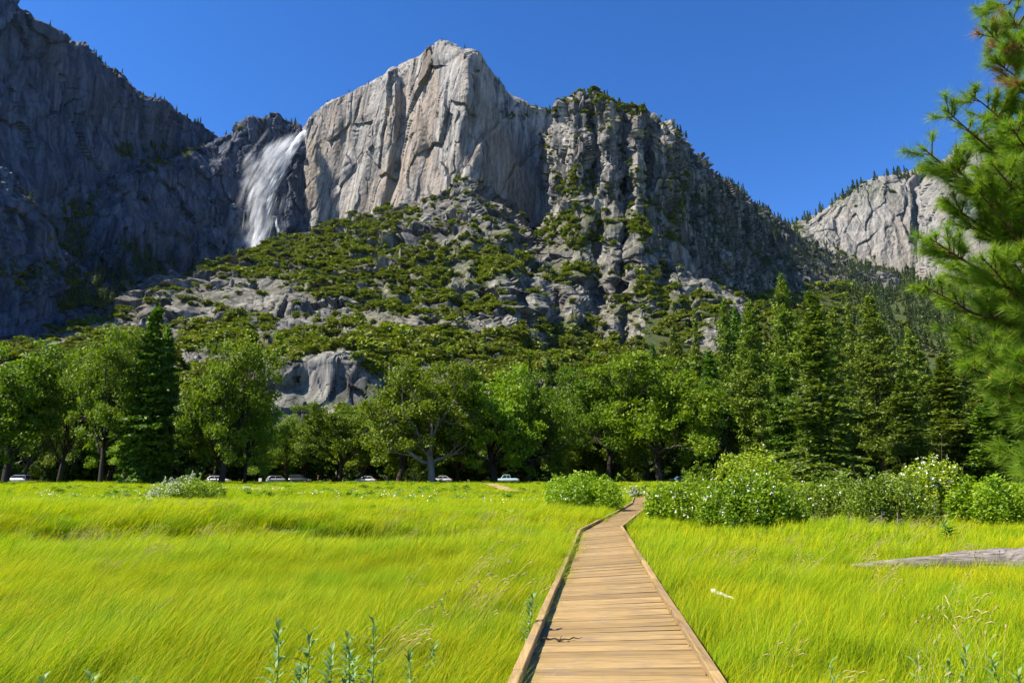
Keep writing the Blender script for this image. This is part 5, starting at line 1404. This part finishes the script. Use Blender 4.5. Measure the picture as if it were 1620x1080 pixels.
# two small figures on the road verge
def person(x, Y, rz, top, legs, skin, hair, label, stride=0.25):
    z = float(ground_z(x, Y)) + 0.06
    e = link('person', None, loc=(x, Y, z), rz=rz); tag(e, label, 'person')
    J = {'pel': (0, 0, 0.95), 'ch': (0, 0, 1.32), 'nk': (0, 0, 1.48), 'hd': (0.02, 0, 1.62), 'ht': (0.02, 0, 1.74)}
    rad = {'pel': .14, 'ch': .155, 'nk': .055, 'hd': .10, 'ht': .06}
    ed = [('pel', 'ch'), ('ch', 'nk'), ('nk', 'hd'), ('hd', 'ht')]
    for s, n_ in ((-1, 'l'), (1, 'r')):
        J.update({n_ + 'hip': (0, s * .09, .88), n_ + 'kn': (s * stride * .45, s * .10, .5), n_ + 'an': (s * stride, s * .10, .09), n_ + 'toe': (s * stride + .15, s * .11, .04),
                  n_ + 'sh': (0, s * .19, 1.40), n_ + 'el': (-s * stride * .4, s * .25, 1.12), n_ + 'wr': (-s * stride * .3 + .08, s * .25, .88), n_ + 'ha': (-s * stride * .3 + .12, s * .24, .79)})
        rad.update({n_ + 'hip': .095, n_ + 'kn': .06, n_ + 'an': .042, n_ + 'toe': .035, n_ + 'sh': .062, n_ + 'el': .045, n_ + 'wr': .032, n_ + 'ha': .038})
        ed += [('pel', n_ + 'hip'), (n_ + 'hip', n_ + 'kn'), (n_ + 'kn', n_ + 'an'), (n_ + 'an', n_ + 'toe'), ('ch', n_ + 'sh'), (n_ + 'sh', n_ + 'el'), (n_ + 'el', n_ + 'wr'), (n_ + 'wr', n_ + 'ha')]
    ks = list(J); me = bpy.data.meshes.new('person_body'); me.from_pydata([J[k] for k in ks], [(ks.index(a_), ks.index(b2)) for a_, b2 in ed], [])
    m, nt, out = new_mat('clothes_' + label.split()[1])
    sx = nt.nodes.new('ShaderNodeSeparateXYZ'); nt.links.new(nt.nodes.new('ShaderNodeTexCoord').outputs['Object'], sx.inputs[0])
    c = ramp(nt, math_n(nt, 'MULTIPLY', sx.outputs[2], 0.5), [(0.0, (0.05, 0.04, 0.04)), (0.05, legs), (0.47, top), (0.735, skin), (0.83, hair)], 'CONSTANT')
    principled(nt, out, c, 0.8, 0.2); me.materials.append(m)
    o = link('body', me, e)
    md = o.modifiers.new('skin', 'SKIN'); md.use_smooth_shade = True
    for k, sv in enumerate(me.skin_vertices[0].data): sv.radius = (rad[ks[k]],) * 2; sv.use_root = (k == 0)
    o.modifiers.new('sub', 'SUBSURF').levels = 1
    o.modifiers['sub'].render_levels = 1
person(carx(504.5, 146), 146, 0.2, (0.55, 0.25, 0.18), (0.06, 0.08, 0.14), (0.5, 0.32, 0.24), (0.05, 0.03, 0.02), 'person in coral top walking beside the dark parked car')
person(carx(610, 146), 146, 2.9, (0.06, 0.05, 0.06), (0.35, 0.33, 0.32), (0.45, 0.28, 0.2), (0.03, 0.02, 0.02), 'person in dark top and pale trousers walking beside the white sedan')

# ------------------------------------------------------------------ long-needled pine close by
M_need = leaf_material('long_needles', (0.10, 0.185, 0.014), (0.17, 0.28, 0.02), (0.27, 0.37, 0.04), 0.38, (1.3, 1.5, 0.7), 0.1, 0.4)
M_bud = plain('pine_candles', (0.42, 0.20, 0.05), 0.7, 0.2, 0.3, 20.0)
M_dryneed = leaf_material('dry_needles', (0.22, 0.11, 0.04), (0.30, 0.16, 0.06), (0.34, 0.22, 0.08), 0.25, (1.2, 1.2, 0.8), 0.1, 0.5)
rng = np.random.default_rng(99)
PX, PY = 8.9, 10.2
pine = link('long_needled_pine', None, loc=(PX, PY, float(ground_z(PX, PY)))); tag(pine, 'young pine with long drooping needle tufts and orange buds beside the meadow', 'pine tree')
base = np.array(pine.location)
mb = MB(); mb.tube([(0, 0, -0.1), (0.03, 0, 4), (-0.02, 0.05, 8), (0.0, 0, 12), (0, 0, 15)], [0.24, 0.2, 0.14, 0.07, 0.015], 12)
link('trunk', mb.mesh('pine_trunk', M_pinebark, True), pine)
def needle_tris(tips, dirs, n, L0, L1, w, cone, rng, droop=0.12):
    m = len(tips)
    d = np.repeat(dirs, n, 0); c = np.repeat(tips, n, 0)
    back = rng.uniform(0, 0.13, (m * n, 1))
    r = rng.normal(size=(m * n, 3)); r -= (r * d).sum(1, keepdims=True) * d; r /= np.linalg.norm(r, axis=1, keepdims=True)
    ang = np.abs(rng.normal(0.0, 1, (m * n, 1))) * cone + 0.25
    nd = d * np.cos(ang) + r * np.sin(ang)
    L = rng.uniform(L0, L1, (m * n, 1))
    st = c - d * back; mid = st + nd * L * 0.55; en = st + nd * L + np.array([0, 0, -1.0]) * L * droop
    s = np.cross(nd, rng.normal(size=(m * n, 3))); s /= np.linalg.norm(s, axis=1, keepdims=True) + 1e-9
    V = np.stack([st - s * w / 2, st + s * w / 2, en], 1).reshape(-1, 3)
    b = (np.arange(m * n) * 3)[:, None]
    return V, b + np.array([0, 1, 2])
def bough(tip_w, z0, seed, dens=1.0, dry=0.0, twl=0.75):
    rng = np.random.default_rng(seed)
    tip = np.asarray(tip_w) - base
    st = np.array([0, 0, z0])
    t = np.linspace(0, 1, 9); L = np.linalg.norm(tip - st)
    ax = st + (tip - st) * t[:, None] + np.array([0, 0, -0.10 * L]) * np.sin(t * pi)[:, None] + rng.normal(size=(9, 3)) * 0.03 * np.sin(t * pi)[:, None]
    wood = MB(); wood.tube(ax, np.linspace(0.014 + 0.009 * L, 0.007, 9), 6, cap=False)
    tips, dirs = [ax[-1]], [(ax[-1] - ax[-2]) / np.linalg.norm(ax[-1] - ax[-2])]
    nt_ = int(L * 10.0 * dens)
    for k in range(nt_):
        f = rng.uniform(0.25, 0.97); q = np.array([np.interp(f, t, ax[:, c]) for c in range(3)])
        d0 = (ax[-1] - ax[4]); d0 /= np.linalg.norm(d0)
        sd = np.cross(d0, [0, 0, 1.0]); sd /= np.linalg.norm(sd)
        d = d0 * rng.uniform(0.5, 1.0) + sd * rng.choice([-1, 1]) * rng.uniform(0.25, 0.9) + np.array([0, 0, rng.uniform(-0.15, 0.55)]); d /= np.linalg.norm(d)
        tl = twl * rng.uniform(0.4, 1.0) * (1.15 - 0.7 * f)
        e1 = q + d * tl * 0.6; e2 = q + d * tl + np.array([0, 0, 0.10 * tl])
        wood.tube([q, e1, e2], [0.011, 0.008, 0.005], 4, cap=False)
        dd = e2 - e1; dd /= np.linalg.norm(dd)
        tips.append(e2); dirs.append(dd)
        if tl > 0.3: tips.append(e1); dirs.append(dd)
    tips, dirs = np.array(tips), np.array(dirs)
    b = link('bough', wood.mesh('bough', M_pinebark, True), pine)
    ndry = rng.random(len(tips)) < dry
    for sel, mat, nm in ((~ndry, M_need, 'needles'), (ndry, M_dryneed, 'dry_needles')):
        if sel.sum() == 0: continue
        V, tr = needle_tris(tips[sel], dirs[sel], 120, 0.13, 0.24, 0.006, 0.55, rng)
        link(nm, np_mesh(nm, V, tr, [mat]), b, kind='stuff')
    bd = MB()
    for p_, d_ in zip(tips, dirs):
        if rng.random() < 0.45:
            up = d_ * 0.5 + np.array([0, 0, 0.8]); up /= np.linalg.norm(up)
            for j in range(rng.integers(1, 4)):
                u2 = up + rng.normal(size=3) * 0.3; u2 /= np.linalg.norm(u2); l_ = rng.uniform(0.025, 0.07)
                bd.tube([p_, p_ + u2 * l_ * 0.6, p_ + u2 * l_], [0.008, 0.009, 0.002], 3, cap=False)
    if bd.n: link('candles', bd.mesh('candles', M_bud), b, kind='stuff')
TIPS = [(1555, 40, 9.4, 0.15), (1576, 95, 9.6, 0.5), (1596, 20, 9.8, 0.3), (1458, 233, 8.8, 0), (1494, 172, 9.0, 0), (1536, 150, 9.3, 0), (1581, 165, 9.4, 0), (1506, 262, 8.8, 0), (1536, 215, 9.6, 0), (1496, 318, 9.2, 0), (1546, 300, 8.7, 0), (1470, 376, 8.8, 0),
        (1526, 350, 9.3, 0), (1576, 330, 9.6, 0), (1462, 452, 8.9, 0), (1506, 420, 9.4, 0), (1551, 405, 8.6, 0), (1508, 520, 9.0, 0), (1548, 480, 9.3, 0), (1566, 460, 9.5, 0), (1528, 575, 9.0, 0), (1563, 545, 8.7, 0), (1598, 530, 9.3, 0), (1591, 400, 8.6, 0),
        (1583, 610, 9.2, 0), (1606, 660, 9.4, 0), (1618, 590, 8.8, 0), (1596, 715, 9.3, 0), (1618, 745, 9.0, 0), (1633, 690, 9.6, 0), (1606, 260, 8.6, 0), (1633, 490, 8.6, 0), (1616, 130, 9.0, 0.2), (1616, 60, 9.2, 0.2), (1628, 630, 8.6, 0), (1566, 255, 8.4, 0), (1608, 560, 8.4, 0)]
for k, (u, v, Y, dry) in enumerate(TIPS):
    tp = P(u, v, Y)
    bough(tp, max(0.6, tp[2] - base[2] - rng.uniform(-0.1, 0.7)), 300 + k, 1.0, dry)
for k in range(22):     # fuller boughs close to the trunk
    tp = P(rng.uniform(1575, 1680), rng.uniform(150, 760), rng.uniform(8.3, 10.2)); bough(tp, max(0.6, tp[2] - base[2] - rng.uniform(-0.1, 0.5)), 500 + k, 1.0)
for k in range(10):     # boughs on the far sides of the trunk
    a = rng.uniform(-1.9, 1.9); z = rng.uniform(2.0, 11.5); L = 2.6 * (1 - z / 15) + 0.7
    bough(base + np.array([cos(a) * L, sin(a) * L, z + 0.3]), z, 400 + k, 0.6)
# ------------------------------------------------------------------ thin valley haze
m, nt, out = new_mat('valley_haze')
pv = nt.nodes.new('ShaderNodeVolumePrincipled')
pv.inputs['Color'].default_value = (0.30, 0.56, 1.0, 1)
pv.inputs['Density'].default_value = 0.000007
pv.inputs['Anisotropy'].default_value = 0.0
nt.links.new(pv.outputs[0], out.inputs['Volume'])
mb = MB(); mb.box((0, 0, 0), (9400, 9400, 600))
hz = link('haze', mb.mesh('haze', m), loc=(0, 2000, 575), kind='stuff', label='thin blue haze filling the valley')
